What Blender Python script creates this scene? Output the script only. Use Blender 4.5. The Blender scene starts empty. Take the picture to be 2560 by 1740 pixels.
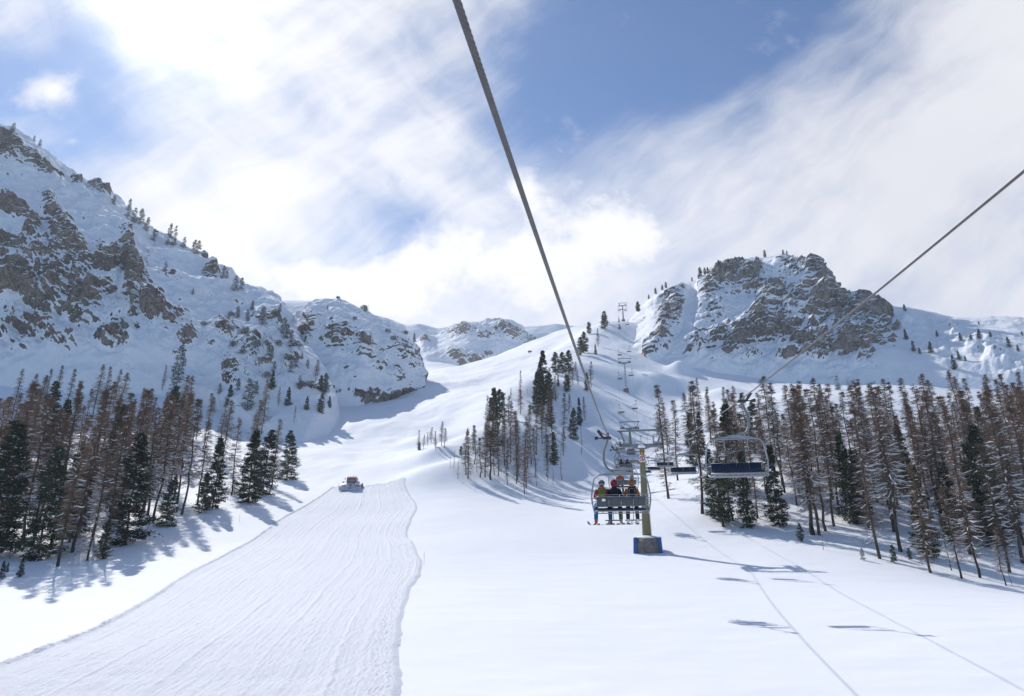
import bpy, bmesh, math, random
import numpy as np
from mathutils import Vector, Matrix, Euler
from mathutils.bvhtree import BVHTree

S = bpy.context.scene
COL = S.collection
R = math.radians
rng = np.random.default_rng(7)
random.seed(7)

# ------------------------------------------------------------------ camera
PITCH = R(18.5)
FOC = 1707.0 / 2560.0
cd = bpy.data.cameras.new('camera')
cam = bpy.data.objects.new('camera', cd)
COL.objects.link(cam)
cd.sensor_width = 36.0
cd.lens = 36.0 * FOC
cd.clip_start = 0.2
cd.clip_end = 6000.0
cam.location = (0, 0, 0)
cam.rotation_euler = (R(90) + PITCH, 0, 0)
S.camera = cam

# ------------------------------------------------------------------ light
SUN_AZ, SUN_EL = R(-32.0), R(40.8)
sd = bpy.data.lights.new('sun', 'SUN')
sun = bpy.data.objects.new('sun', sd)
COL.objects.link(sun)
sd.energy = 3.5
sd.angle = R(0.5)
sd.color = (1.0, 0.965, 0.91)
sdir = Vector((math.sin(SUN_AZ) * math.cos(SUN_EL), math.cos(SUN_AZ) * math.cos(SUN_EL), math.sin(SUN_EL)))
sun.rotation_euler = (-sdir).to_track_quat('-Z', 'Y').to_euler()
S.view_settings.view_transform = 'Standard'
S.view_settings.look = 'None'
S.view_settings.exposure = 0.28
S.cycles.use_adaptive_sampling = True
S.cycles.adaptive_threshold = 0.02
S.cycles.use_denoising = True
S.cycles.max_bounces = 4
S.cycles.diffuse_bounces = 2
S.cycles.glossy_bounces = 2
S.cycles.transmission_bounces = 2
S.cycles.caustics_reflective = False
S.cycles.caustics_refractive = False
S.view_settings.gamma = 1.0

def U(vx, vy):
    """photo point (in 2324x1580 view units) -> slopes X/Y, Z/Y of its sight line"""
    x = (vx * 1.10155 - 1280.0) / 1707.0
    y = (870.0 - vy * 1.10155) / 1707.0
    d = math.cos(PITCH) - y * math.sin(PITCH)
    return x / d, (math.sin(PITCH) + y * math.cos(PITCH)) / d

def W(vx, vy, Y):
    p, q = U(vx, vy)
    return (p * Y, Y, q * Y)

def to_view(P):
    P = np.asarray(P, float)
    f = P[..., 1] * math.cos(PITCH) + P[..., 2] * math.sin(PITCH)
    u = -P[..., 1] * math.sin(PITCH) + P[..., 2] * math.cos(PITCH)
    f = np.maximum(f, 1e-3)
    return (P[..., 0] / f * 1707 + 1280) / 1.10155, (870 - u / f * 1707) / 1.10155

# ------------------------------------------------------------------ node helper
class NG:
    def __init__(s, tree):
        s.t = tree; s.n = tree.nodes; s.l = tree.links
    def node(s, kind, **kw):
        n = s.n.new(kind)
        for k, v in kw.items():
            if k.startswith('i_'):
                s.put(n.inputs[k[2:].replace('_', ' ')], v)
            else:
                setattr(n, k, v)
        return n
    def put(s, sock, v):
        if isinstance(v, bpy.types.NodeSocket): s.l.new(v, sock)
        elif v is not None: sock.default_value = v
    def m(s, op, a, b=None, c=None, clamp=False):
        n = s.n.new('ShaderNodeMath'); n.operation = op; n.use_clamp = clamp
        s.put(n.inputs[0], a); s.put(n.inputs[1], b); s.put(n.inputs[2], c)
        return n.outputs[0]
    def mr(s, v, a, b, c=0.0, d=1.0, smooth=True):
        n = s.n.new('ShaderNodeMapRange'); n.interpolation_type = 'SMOOTHSTEP' if smooth else 'LINEAR'
        for i, x in enumerate((v, a, b, c, d)): s.put(n.inputs[i], x)
        return n.outputs[0]
    def mix(s, f, a, b):
        n = s.n.new('ShaderNodeMix'); n.data_type = 'RGBA'
        s.put(n.inputs[0], f)
        for sock, v in ((n.inputs[6], a), (n.inputs[7], b)):
            s.put(sock, (*v, 1) if isinstance(v, tuple) and len(v) == 3 else v)
        return n.outputs[2]
    def noise(s, vec, scale, detail=4, rough=0.5, dist=0.0, col=False):
        n = s.n.new('ShaderNodeTexNoise')
        s.put(n.inputs['Vector'], vec)
        n.inputs['Scale'].default_value = scale; n.inputs['Detail'].default_value = detail
        n.inputs['Roughness'].default_value = rough; n.inputs['Distortion'].default_value = dist
        return n.outputs['Color' if col else 'Fac']
    def vec(s, x, y, z=0.0):
        n = s.n.new('ShaderNodeCombineXYZ')
        for i, v in enumerate((x, y, z)): s.put(n.inputs[i], v)
        return n.outputs[0]

# ------------------------------------------------------------------ sky
wd = bpy.data.worlds.new('World'); S.world = wd; wd.use_nodes = True
wd.cycles.sampling_method = 'NONE'
g = NG(wd.node_tree); g.n.clear()
sky = g.node('ShaderNodeTexSky', sky_type='NISHITA', sun_disc=False, sun_elevation=SUN_EL,
             sun_rotation=SUN_AZ, altitude=2000.0, air_density=1.0, dust_density=0.4, ozone_density=2.5)
tc = g.node('ShaderNodeTexCoord')
nrm = g.n.new('ShaderNodeVectorMath'); nrm.operation = 'NORMALIZE'
g.l.new(tc.outputs['Generated'], nrm.inputs[0])
D = nrm.outputs[0]
sep = g.n.new('ShaderNodeSeparateXYZ'); g.l.new(D, sep.inputs[0])
dx, dy, dz = sep.outputs
yc = g.m('MAXIMUM', g.m('ABSOLUTE', dy), 0.25)
P = g.m('DIVIDE', dx, yc); Q = g.m('DIVIDE', dz, yc)
pq = g.vec(P, Q, g.m('MULTIPLY', dy, 0.6))
front = g.mr(dy, -0.1, 0.3)
# warp the cloud coordinates so that edges are wispy
wn = g.noise(pq, 3.2, 3, 0.6, col=True)
ws = g.n.new('ShaderNodeSeparateColor'); g.l.new(wn, ws.inputs[0])
Pw = g.m('ADD', P, g.m('MULTIPLY', g.m('SUBTRACT', ws.outputs[0], 0.5), 0.13))
Qw = g.m('ADD', Q, g.m('MULTIPLY', g.m('SUBTRACT', ws.outputs[1], 0.5), 0.13))
PW = g.vec(Pw, Qw, 0.0); PR = g.vec(P, Q, 0.0)
def blob(vx, vy, rx, ry, ang=0.0, raw=False):
    """smooth bump at a fixed direction of the sky; sizes in view units"""
    p0, q0 = U(vx, vy)
    k = 1.10155 / 1707 * 1.08 * 2.25
    mp = g.n.new('ShaderNodeMapping'); mp.vector_type = 'TEXTURE'
    g.l.new(PR if raw else PW, mp.inputs['Vector'])
    mp.inputs['Location'].default_value = (p0, q0, 0); mp.inputs['Rotation'].default_value = (0, 0, R(ang))
    mp.inputs['Scale'].default_value = (rx * k, ry * k, 1)
    gt = g.n.new('ShaderNodeTexGradient'); gt.gradient_type = 'QUADRATIC_SPHERE'
    g.l.new(mp.outputs[0], gt.inputs[0])
    return gt.outputs['Fac']
def total(base, items):
    acc = 0.0
    for amp, b in items:
        acc = g.m('MULTIPLY_ADD', b, amp, acc)
    return g.m('MULTIPLY_ADD', acc, front, base)
# streaky cirrus: noise stretched along a rising diagonal
ca, sa = math.cos(R(38)), math.sin(R(38))
su = g.m('ADD', g.m('MULTIPLY', Pw, ca), g.m('MULTIPLY', Qw, sa))
sv = g.m('SUBTRACT', g.m('MULTIPLY', Qw, ca), g.m('MULTIPLY', Pw, sa))
streak = g.noise(g.vec(g.m('MULTIPLY', su, 1.1), g.m('MULTIPLY', sv, 3.8), g.m('MULTIPLY', dy, 0.6)), 2.4, 7, 0.6)
ca, sa = math.cos(R(-42)), math.sin(R(-42))
su = g.m('ADD', g.m('MULTIPLY', Pw, ca), g.m('MULTIPLY', Qw, sa))
sv = g.m('SUBTRACT', g.m('MULTIPLY', Qw, ca), g.m('MULTIPLY', Pw, sa))
streak2 = g.noise(g.vec(g.m('MULTIPLY', su, 1.4), g.m('MULTIPLY', sv, 4.0), 3.7), 2.4, 5, 0.5)
puff = g.noise(pq, 7.0, 7, 0.6)
soft = g.noise(pq, 2.2, 3, 0.5)
cov = total(0.80, [
    (-1.08, blob(1520, 165, 560, 250, 30)), (-0.55, blob(1290, 220, 170, 250)), (-0.65, blob(1330, 10, 330, 190)),
    (-0.75, blob(1780, 10, 330, 170, 25)),
    (-1.5, blob(50, 195, 340, 240)), (-0.42, blob(960, 80, 170, 150)), (-0.50, blob(925, 500, 70, 60)),
    (-0.35, blob(800, 230, 90, 120)), (-0.25, blob(330, 330, 120, 60)),
    (0.15, blob(440, 100, 200, 220)), (0.5, blob(2150, 330, 260, 140, 38)), (0.25, blob(2250, 60, 150, 120, 20))])
cov = g.m('MULTIPLY_ADD', g.m('SUBTRACT', streak, 0.5), 1.45, cov)
lefthalf = g.mr(P, -0.05, 0.08, 1.0, 0.25)
cov = g.m('MULTIPLY_ADD', g.m('MULTIPLY', g.m('SUBTRACT', streak2, 0.5), lefthalf), 1.15, cov)
cov = g.m('MULTIPLY_ADD', g.m('SUBTRACT', soft, 0.5), 0.5, cov)
cov = g.m('SUBTRACT', cov, g.mr(dy, -0.05, 0.30, 0.95, 0.0))
cov = g.m('SUBTRACT', cov, g.mr(Q, 1.25, 1.9, 0.0, 0.7))
cov = g.mr(cov, -0.18, 1.08)
# cumulus banks with crisp heads
cum = total(0.0, [(1.0, blob(1270, 620, 230, 230)), (0.95, blob(1420, 520, 150, 110)), (0.8, blob(640, 600, 330, 120)), (0.85, blob(900, 640, 330, 130)),
                  (0.95, blob(120, 195, 90, 80)), (0.55, blob(400, 320, 40, 80)), (0.6, blob(330, 420, 120, 50)),
                  (0.62, blob(160, 320, 60, 45)), (0.6, blob(20, 15, 80, 50)), (0.75, blob(1190, 430, 70, 90))])
cum = g.m('MULTIPLY_ADD', g.m('SUBTRACT', puff, 0.52), 2.1, cum)
cum = g.m('MULTIPLY', g.mr(cum, 0.20, 1.0), front)
cov = g.m('MAXIMUM', cov, cum)
bright = total(0.71, [(0.02, blob(400, 0, 700, 700, raw=True)), (0.10, blob(1000, 560, 620, 300, raw=True)), (0.05, cum)])
bright = g.m('MULTIPLY_ADD', g.m('SUBTRACT', soft, 0.5), 0.16, bright)
cc = g.mix(g.mr(bright, 0.6, 0.95), (0.93, 0.945, 1.03), (1.0, 1.0, 1.02))
cl = g.n.new('ShaderNodeVectorMath'); cl.operation = 'SCALE'
g.l.new(cc, cl.inputs[0]); g.l.new(bright, cl.inputs['Scale'])
blue = g.n.new('ShaderNodeVectorMath'); blue.operation = 'MULTIPLY'
g.l.new(sky.outputs[0], blue.inputs[0]); blue.inputs[1].default_value = (0.080, 0.098, 0.112)
allsky = g.mix(cov, blue.outputs[0], cl.outputs[0])
# aureole of the sun behind thin cloud
sdot = g.n.new('ShaderNodeVectorMath'); sdot.operation = 'DOT_PRODUCT'
g.l.new(D, sdot.inputs[0]); sdot.inputs[1].default_value = sdir
ang = g.m('ARCCOSINE', g.m('MINIMUM', sdot.outputs['Value'], 0.99999))
glow = g.m('ADD', g.m('MULTIPLY', g.m('POWER', 2.71828, g.m('MULTIPLY', g.m('POWER', ang, 2.0), -1 / 0.085 ** 2)), 0.42),
           g.m('MULTIPLY', g.m('POWER', 2.71828, g.m('MULTIPLY', ang, -1 / 0.22)), 0.20))
glow = g.m('MULTIPLY', glow, g.m('MULTIPLY_ADD', streak2, 1.2, 0.45))
add = g.n.new('ShaderNodeVectorMath'); add.operation = 'ADD'
gl = g.n.new('ShaderNodeVectorMath'); gl.operation = 'SCALE'; gl.inputs[0].default_value = (1, 0.98, 0.95)
g.l.new(glow, gl.inputs['Scale'])
g.l.new(allsky, add.inputs[0]); g.l.new(gl.outputs[0], add.inputs[1])
bg = g.n.new('ShaderNodeBackground'); g.l.new(add.outputs[0], bg.inputs['Color']); bg.inputs['Strength'].default_value = 1.0
wo = g.n.new('ShaderNodeOutputWorld'); g.l.new(bg.outputs[0], wo.inputs['Surface'])

# ------------------------------------------------------------------ object helpers
def tag(o, label=None, cat=None, group=None, kind=None):
    if label: o['label'] = label
    if cat: o['category'] = cat
    if group: o['group'] = group
    if kind: o['kind'] = kind
    return o

def empty(name, loc=(0, 0, 0), rz=0.0):
    o = bpy.data.objects.new(name, None); COL.objects.link(o)
    o.empty_display_size = 0.5
    o.location = loc; o.rotation_euler = (0, 0, rz)
    return o

def link(name, me, mats, parent=None):
    o = bpy.data.objects.new(name, me); COL.objects.link(o)
    if mats is not None:
        for m in (mats if isinstance(mats, (list, tuple)) else [mats]): me.materials.append(m)
    if parent: o.parent = parent
    return o

def copy_tree(o, parent=None):
    c = o.copy(); COL.objects.link(c)
    if parent: c.parent = parent
    for ch in list(o.children): copy_tree(ch, c)
    return c

def np_mesh(name, V, F, smooth=True, mat_idx=None):
    """V (n,3); F (m,3) or (m,4) int arrays"""
    me = bpy.data.meshes.new(name)
    V = np.asarray(V, np.float32); F = np.asarray(F, np.int32)
    k = F.shape[1]
    me.vertices.add(len(V)); me.vertices.foreach_set('co', V.ravel())
    me.loops.add(F.size); me.loops.foreach_set('vertex_index', F.ravel())
    me.polygons.add(len(F))
    me.polygons.foreach_set('loop_start', np.arange(0, F.size, k, dtype=np.int32))
    me.polygons.foreach_set('loop_total', np.full(len(F), k, np.int32))
    me.polygons.foreach_set('use_smooth', np.full(len(F), smooth, bool))
    if mat_idx is not None: me.polygons.foreach_set('material_index', np.asarray(mat_idx, np.int32))
    me.update(calc_edges=True)
    return me

def grid_faces(nr, nc, wrap=False):
    i = np.arange(nr - 1)[:, None]; j = np.arange(nc if wrap else nc - 1)[None, :]
    a = i * nc + j; b = i * nc + (j + 1) % nc
    return np.stack([a, b, b + nc, a + nc], -1).reshape(-1, 4)

class MB:
    """collects tubes, boxes, lathes ... and builds ONE mesh object"""
    def __init__(s): s.v = []; s.f = []
    def add(s, V, F):
        o = len(s.v); s.v += [tuple(p) for p in V]; s.f += [tuple(i + o for i in f) for f in F]
    def box(s, c, size, rot=None, bev=0.0):
        bm = bmesh.new(); bmesh.ops.create_cube(bm, size=1.0)
        bmesh.ops.scale(bm, vec=size, verts=bm.verts)
        if bev > 0: bmesh.ops.bevel(bm, geom=bm.edges[:], offset=bev, segments=2, affect='EDGES', profile=0.5)
        if rot: bmesh.ops.rotate(bm, matrix=Euler(rot).to_matrix(), verts=bm.verts)
        bmesh.ops.translate(bm, vec=c, verts=bm.verts)
        bm.verts.index_update()
        s.add([v.co[:] for v in bm.verts], [[v.index for v in f.verts] for f in bm.faces]); bm.free()
    def tube(s, pts, r, n=8, caps=True, smooth_sub=0):
        pts = [Vector(p) for p in pts]
        rs = r if isinstance(r, (list, tuple)) else [r] * len(pts)
        if smooth_sub:
            new, nr = [], []
            for i in range(len(pts) - 1):
                p0 = pts[max(i - 1, 0)]; p1 = pts[i]; p2 = pts[i + 1]; p3 = pts[min(i + 2, len(pts) - 1)]
                for k in range(smooth_sub):
                    t = k / smooth_sub
                    new.append(0.5 * ((2 * p1) + (p2 - p0) * t + (2 * p0 - 5 * p1 + 4 * p2 - p3) * t * t + (3 * p1 - p0 - 3 * p2 + p3) * t ** 3))
                    nr.append(rs[i] * (1 - t) + rs[i + 1] * t)
            new.append(pts[-1]); nr.append(rs[-1]); pts, rs = new, nr
        V, F = [], []
        up = Vector((0, 0, 1)); last = None
        for i, p in enumerate(pts):
            d = (pts[min(i + 1, len(pts) - 1)] - pts[max(i - 1, 0)]).normalized()
            if last is None:
                a = d.cross(up if abs(d.z) < 0.9 else Vector((1, 0, 0))).normalized()
            else:
                a = (last - d * last.dot(d)).normalized()
            last = a; b = d.cross(a)
            for k in range(n):
                t = 2 * math.pi * k / n
                V.append(p + (a * math.cos(t) + b * math.sin(t)) * rs[i])
        for i in range(len(pts) - 1):
            for k in range(n):
                F.append((i * n + k, i * n + (k + 1) % n, (i + 1) * n + (k + 1) % n, (i + 1) * n + k))
        if caps:
            F.append(tuple(range(n - 1, -1, -1))); F.append(tuple((len(pts) - 1) * n + k for k in range(n)))
        s.add(V, F)
    def lathe(s, prof, n=16, c=(0, 0, 0), sx=1.0, sy=1.0):
        V, F = [], []
        for r, z in prof:
            for k in range(n):
                t = 2 * math.pi * k / n
                V.append((c[0] + r * sx * math.cos(t), c[1] + r * sy * math.sin(t), c[2] + z))
        for i in range(len(prof) - 1):
            for k in range(n):
                F.append((i * n + k, i * n + (k + 1) % n, (i + 1) * n + (k + 1) % n, (i + 1) * n + k))
        F.append(tuple(range(n - 1, -1, -1))); F.append(tuple((len(prof) - 1) * n + k for k in range(n)))
        s.add(V, F)
    def prism(s, poly, y0, y1, axis='y'):
        n = len(poly)
        if axis == 'y': V = [(a, y0, b) for a, b in poly] + [(a, y1, b) for a, b in poly]
        elif axis == 'x': V = [(y0, a, b) for a, b in poly] + [(y1, a, b) for a, b in poly]
        else: V = [(a, b, y0) for a, b in poly] + [(a, b, y1) for a, b in poly]
        F = [tuple(range(n - 1, -1, -1)), tuple(range(n, 2 * n))]
        F += [(i, (i + 1) % n, n + (i + 1) % n, n + i) for i in range(n)]
        s.add(V, F)
    def build(s, name, mat, parent=None, smooth=True, sharp=35):
        me = bpy.data.meshes.new(name); me.from_pydata(s.v, [], s.f)
        bm = bmesh.new(); bm.from_mesh(me); bmesh.ops.recalc_face_normals(bm, faces=bm.faces)
        for e in bm.edges:
            if len(e.link_faces) == 2 and e.calc_face_angle(0) > R(sharp): e.smooth = False
        bm.to_mesh(me); bm.free()
        if smooth:
            me.polygons.foreach_set('use_smooth', [True] * len(me.polygons))
        return link(name, me, mat, parent)

# ------------------------------------------------------------------ noise in numpy
_perm = np.random.default_rng(3).permutation(256)
_perm = np.concatenate([_perm, _perm, _perm])
_grad = np.random.default_rng(4).normal(size=(256, 3)); _grad /= np.linalg.norm(_grad, axis=1)[:, None]
def perlin(p):
    p = np.asarray(p, np.float64)
    i = np.floor(p).astype(np.int64); f = p - i; i &= 255
    w = f * f * f * (f * (f * 6 - 15) + 10)
    out = 0
    for a in (0, 1):
        wa = w[..., 0] if a else 1 - w[..., 0]
        for b in (0, 1):
            wb = w[..., 1] if b else 1 - w[..., 1]
            for c in (0, 1):
                wc = w[..., 2] if c else 1 - w[..., 2]
                h = _perm[_perm[_perm[i[..., 0] + a] + i[..., 1] + b] + i[..., 2] + c]
                gr = _grad[h]
                out = out + wa * wb * wc * (gr[..., 0] * (f[..., 0] - a) + gr[..., 1] * (f[..., 1] - b) + gr[..., 2] * (f[..., 2] - c))
    return out * 1.6
def fbm(p, octv=5, lac=2.05, gain=0.5, ridged=False):
    p = np.asarray(p, float); amp, tot, out = 1.0, 0.0, 0
    for o in range(octv):
        n = perlin(p + 17.3 * o)
        if ridged: n = 1 - 2 * np.abs(n)
        out = out + amp * n; tot += amp; amp *= gain; p = p * lac
    return out / tot
def sstep(a, b, x):
    t = np.clip((x - a) / (b - a), 0, 1); return t * t * (3 - 2 * t)

# ------------------------------------------------------------------ materials
def pmat(name, col, rough=0.6, metal=0.0, spec=0.5, noise=0.0, nscale=6.0, bump=0.0, bscale=40.0):
    m = bpy.data.materials.new(name); m.use_nodes = True
    n = NG(m.node_tree); b = n.n['Principled BSDF']
    b.inputs['Roughness'].default_value = rough; b.inputs['Metallic'].default_value = metal
    b.inputs['Specular IOR Level'].default_value = spec
    t = n.node('ShaderNodeTexCoord').outputs['Object']
    f = n.noise(t, nscale, 5, 0.6)
    k = max(noise, 0.03)
    c = n.mix(n.mr(f, 0.3, 0.7), tuple(max(0, x * (1 - k)) for x in col), tuple(min(1, x * (1 + k)) for x in col))
    n.l.new(c, b.inputs['Base Color'])
    if bump > 0:
        bp = n.node('ShaderNodeBump'); bp.inputs['Strength'].default_value = bump; bp.inputs['Distance'].default_value = 0.02
        n.l.new(n.noise(t, bscale, 6, 0.6), bp.inputs['Height']); n.l.new(bp.outputs[0], b.inputs['Normal'])
    return m

SNOWC = (0.86, 0.875, 0.91)
def snow_mat(name, groomed=False):
    m = bpy.data.materials.new(name); m.use_nodes = True
    n = NG(m.node_tree); b = n.n['Principled BSDF']
    b.inputs['Roughness'].default_value = 0.75; b.inputs['Specular IOR Level'].default_value = 0.15
    t = n.node('ShaderNodeTexCoord').outputs['Object']
    f = n.noise(t, 0.06, 4, 0.5)
    c = n.mix(f, tuple(x * 0.965 for x in SNOWC), SNOWC)
    if groomed:
        f2 = n.noise(t, 4.0, 6, 0.8)
        c = n.mix(n.mr(f2, 0.35, 0.7), (0.85, 0.862, 0.895), (0.775, 0.79, 0.84))  # darker speckle paints the tiny shadows between snow grains into the colour
    n.l.new(c, b.inputs['Base Color'])
    bp = n.node('ShaderNodeBump'); bp.inputs['Strength'].default_value = 0.9 if groomed else 0.09
    bp.inputs['Distance'].default_value = 0.12 if groomed else 0.35
    h = n.noise(t, 6.5 if groomed else 0.35, 9, 0.68 if groomed else 0.52)
    n.l.new(h, bp.inputs['Height']); n.l.new(bp.outputs[0], b.inputs['Normal'])
    return m
M_snow = snow_mat('snow')
M_groom = snow_mat('groomed snow', True)

def mountain_mat(name, rock1, rock2, rock3):
    m = bpy.data.materials.new(name); m.use_nodes = True
    n = NG(m.node_tree); b = n.n['Principled BSDF']
    b.inputs['Roughness'].default_value = 0.85; b.inputs['Specular IOR Level'].default_value = 0.15
    t = n.node('ShaderNodeTexCoord').outputs['Object']
    at = n.node('ShaderNodeAttribute', attribute_name='snow').outputs['Fac']
    f1 = n.noise(t, 0.045, 8, 0.65, 0.6); f2 = n.noise(t, 0.35, 8, 0.7)
    rock = n.mix(n.mr(f1, 0.35, 0.62), rock1, rock2)
    rock = n.mix(n.mr(f2, 0.5, 0.72), rock, rock3)
    crk = n.noise(t, 0.16, 9, 0.7, 0.8)
    crk = n.m('ABSOLUTE', n.m('SUBTRACT', crk, 0.5))
    rock = n.mix(n.mr(crk, 0.0, 0.045, 0.85, 0.0), rock, (0.028, 0.028, 0.031))
    rock = n.mix(n.mr(n.noise(t, 1.1, 6, 0.7), 0.52, 0.75, 0, 0.55), rock, tuple(min(1, x * 1.5) for x in rock2))
    k = n.m('MULTIPLY_ADD', n.m('SUBTRACT', n.noise(t, 0.55, 9, 0.74), 0.5), 1.5, at)
    k = n.mr(k, 0.42, 0.58)
    c = n.mix(k, rock, SNOWC)
    n.l.new(c, b.inputs['Base Color'])
    bp = n.node('ShaderNodeBump'); bp.inputs['Strength'].default_value = 0.8; bp.inputs['Distance'].default_value = 1.0
    n.l.new(n.noise(t, 0.4, 10, 0.65), bp.inputs['Height']); n.l.new(bp.outputs[0], b.inputs['Normal'])
    return m
# ------------------------------------------------------------------ snow slope (one sheet of ground)
CP = [  # photo point and how far away the snow is there
 (-900,1580,30),(0,1580,30),(500,1580,29.5),(1160,1580,29),(1750,1580,28.5),(2324,1580,28),(3000,1580,28),
 (-500,1450,44),(0,1430,45),(600,1420,43.5),(1160,1420,43),(1690,1420,43),(2126,1430,41),(2700,1420,42),
 (-400,1330,66),(130,1285,74),(640,1300,69),(1000,1300,70),(1680,1295,72),(2324,1332,69),(2700,1360,66),
 (300,1238,85),(600,1230,92),(1000,1235,90),(1463,1252,88),(1800,1235,85),(2010,1268,77),
 (480,1170,107),(575,1142,122),(800,1170,120),(1000,1165,118),(1300,1180,112),(1690,1195,97),(1600,1168,103),
 (655,1090,160),(800,1107,148),(920,1092,152),(1130,1130,134),(1290,1132,140),(1436,1118,147),(1520,1130,124),
 (1250,1090,168),(1330,1080,178),
 (740,1020,205),(850,1055,168),(1000,1060,160),(960,1020,188),(1050,1000,200),
 (800,950,250),(880,930,270),(950,925,262),(960,872,340),(1050,940,235),
 (1060,840,440),(1150,805,540),(1300,768,640),(1150,860,330),(1240,800,430),(1330,745,540),
 (1050,1050,158),(1100,985,182),(1170,925,212),(1250,868,258),(1330,812,335),(1370,740,415),
 (1300,960,222),(1340,880,270),(1400,850,305),(1420,905,288),(1432,1030,202),(1500,940,255),(1360,1010,205),
 (1415,731,440),(1400,800,350),(1470,780,390),(1470,850,318),
 (1560,860,312),(1640,905,275),(1600,1000,195),(1700,1050,150),(1750,905,232),(1860,885,246),(1950,878,252),(2060,890,250),
 (2000,1100,115),(2200,1040,142),(2324,960,185),(2324,1150,105),(2250,1240,84),(2600,1000,170),(2700,900,250),
 (1600,835,350),(1800,868,345),(2000,872,330),(2200,880,310),(2324,892,300),
 (300,1000,185),(0,1000,190),(-300,1000,200),(0,880,262),(300,890,262),(480,930,245),(600,980,235),(0,1130,120),(200,1100,135),(420,1060,158),(-400,850,280),
 (930,858,560),(970,845,680),(975,815,820),(1000,795,960),(850,890,330),(1100,872,620),(1200,856,740),(1300,830,860),(1040,860,560),(1400,790,760),
]
cp = [W(*c) for c in CP] + [
 (-90,0,-6.5),(0,0,-7.6),(90,0,-9),(-250,0,4),(250,0,-2),(0,-80,-17),(200,-80,-18),(-200,-80,-12),(-200,100,22),(190,110,16),(-330,200,80),(330,220,90),
 (-480,480,112),(-300,470,118),(-600,300,110),(250,560,140),(450,560,140),(600,350,120),(120,560,170),(-150,620,150),
 (-700,900,60),(700,900,60),(0,1250,160),(-400,1300,60),(500,1300,60)]
cp = np.array(cp, float)
def _k(r2): return np.where(r2 > 1e-12, 0.5 * r2 * np.log(np.maximum(r2, 1e-12)), 0)
SC = 200.0
xy = cp[:, :2] / SC
A = _k(((xy[:, None] - xy[None]) ** 2).sum(-1)); n_ = len(cp)
A[np.arange(n_), np.arange(n_)] += 0.00035
Pm = np.c_[np.ones(n_), xy]
M_ = np.block([[A, Pm], [Pm.T, np.zeros((3, 3))]])
sol = np.linalg.solve(M_, np.r_[cp[:, 2], 0, 0, 0])
def H0(x, y):
    x = np.asarray(x, float); sh = x.shape
    q = np.c_[x.ravel() / SC, np.asarray(y, float).ravel() / SC]
    out = np.empty(len(q))
    for i in range(0, len(q), 40000):
        c = q[i:i + 40000]
        out[i:i + 40000] = _k(((c[:, None] - xy[None]) ** 2).sum(-1)) @ sol[:n_] + sol[n_] + c @ sol[n_ + 1:]
    return out.reshape(sh)

# mound shapes seen on the snow: (view x, view y, size m, height m, squeeze)
def ray0(vx, vy, y0=22.0, y1=900.0):
    Y = np.exp(np.linspace(math.log(y0), math.log(y1), 900)); p, q = U(vx, vy)
    d = H0(p * Y, Y) - q * Y
    i = np.argmax(d > 0)
    if d[i] <= 0 or i == 0: return None
    t = d[i - 1] / (d[i - 1] - d[i])
    Yh = Y[i - 1] + t * (Y[i] - Y[i - 1])
    return np.array([p * Yh, Yh])
MOUNDS = []
for vx, vy, s, h, sq in [(1390,895,22,2.5,1),(1640,900,9,4,1),(1545,845,6,6,1),(1500,870,10,5,1),(1340,930,18,5,1),(1250,1010,12,2,1),
                         (985,1035,6,2.2,1),(1010,1075,8,2.0,1),(960,1000,7,1.5,1),(1210,900,14,3.5,1),(1290,850,16,4,1),(1700,940,16,3,1),(940,1090,7,1.2,1),
                         (1760,1080,14,1.5,1),(1460,1000,14,2,1),(1110,905,20,1.5,1),(1180,1000,14,2.5,1),(1560,1060,9,1.5,1)]:
    r_ = ray0(vx, vy)
    if r_ is not None: MOUNDS.append((r_[0], r_[1], s, h))
def H(x, y, z=None):
    x = np.asarray(x, float); y = np.asarray(y, float)
    z = H0(x, y) if z is None else z
    for mx, my, s, h in MOUNDS:
        z = z + h * np.exp(-(((x - mx) ** 2 + (y - my) ** 2) / s ** 2))
    far = sstep(110, 230, np.hypot(x, y))
    p = np.stack([x, y, np.zeros_like(x)], -1)
    z = z + far * 2.2 * fbm(p / 46.0, 3) * (1 - 0.5 * sstep(500, 800, y)) + (0.25 + 0.75 * far) * 0.75 * fbm(p / 15.0 + 5, 3) + far * 0.22 * fbm(p / 5.0 + 4, 3)
    z = z + 0.055 * fbm(p / np.array([5.0, 2.2, 1]) + 9, 3)
    return z
def ground_hit(vx, vy, y0=22.0, y1=900.0):
    Y = np.exp(np.linspace(math.log(y0), math.log(y1), 1100)); p, q = U(vx, vy)
    d = H(p * Y, Y) - q * Y
    i = int(np.argmax(d > 0))
    if d[i] <= 0 or i == 0: return None
    t = d[i - 1] / (d[i - 1] - d[i]); Yh = Y[i - 1] + t * (Y[i] - Y[i - 1])
    return Vector((p * Yh, Yh, float(H(p * Yh, Yh))))

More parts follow.
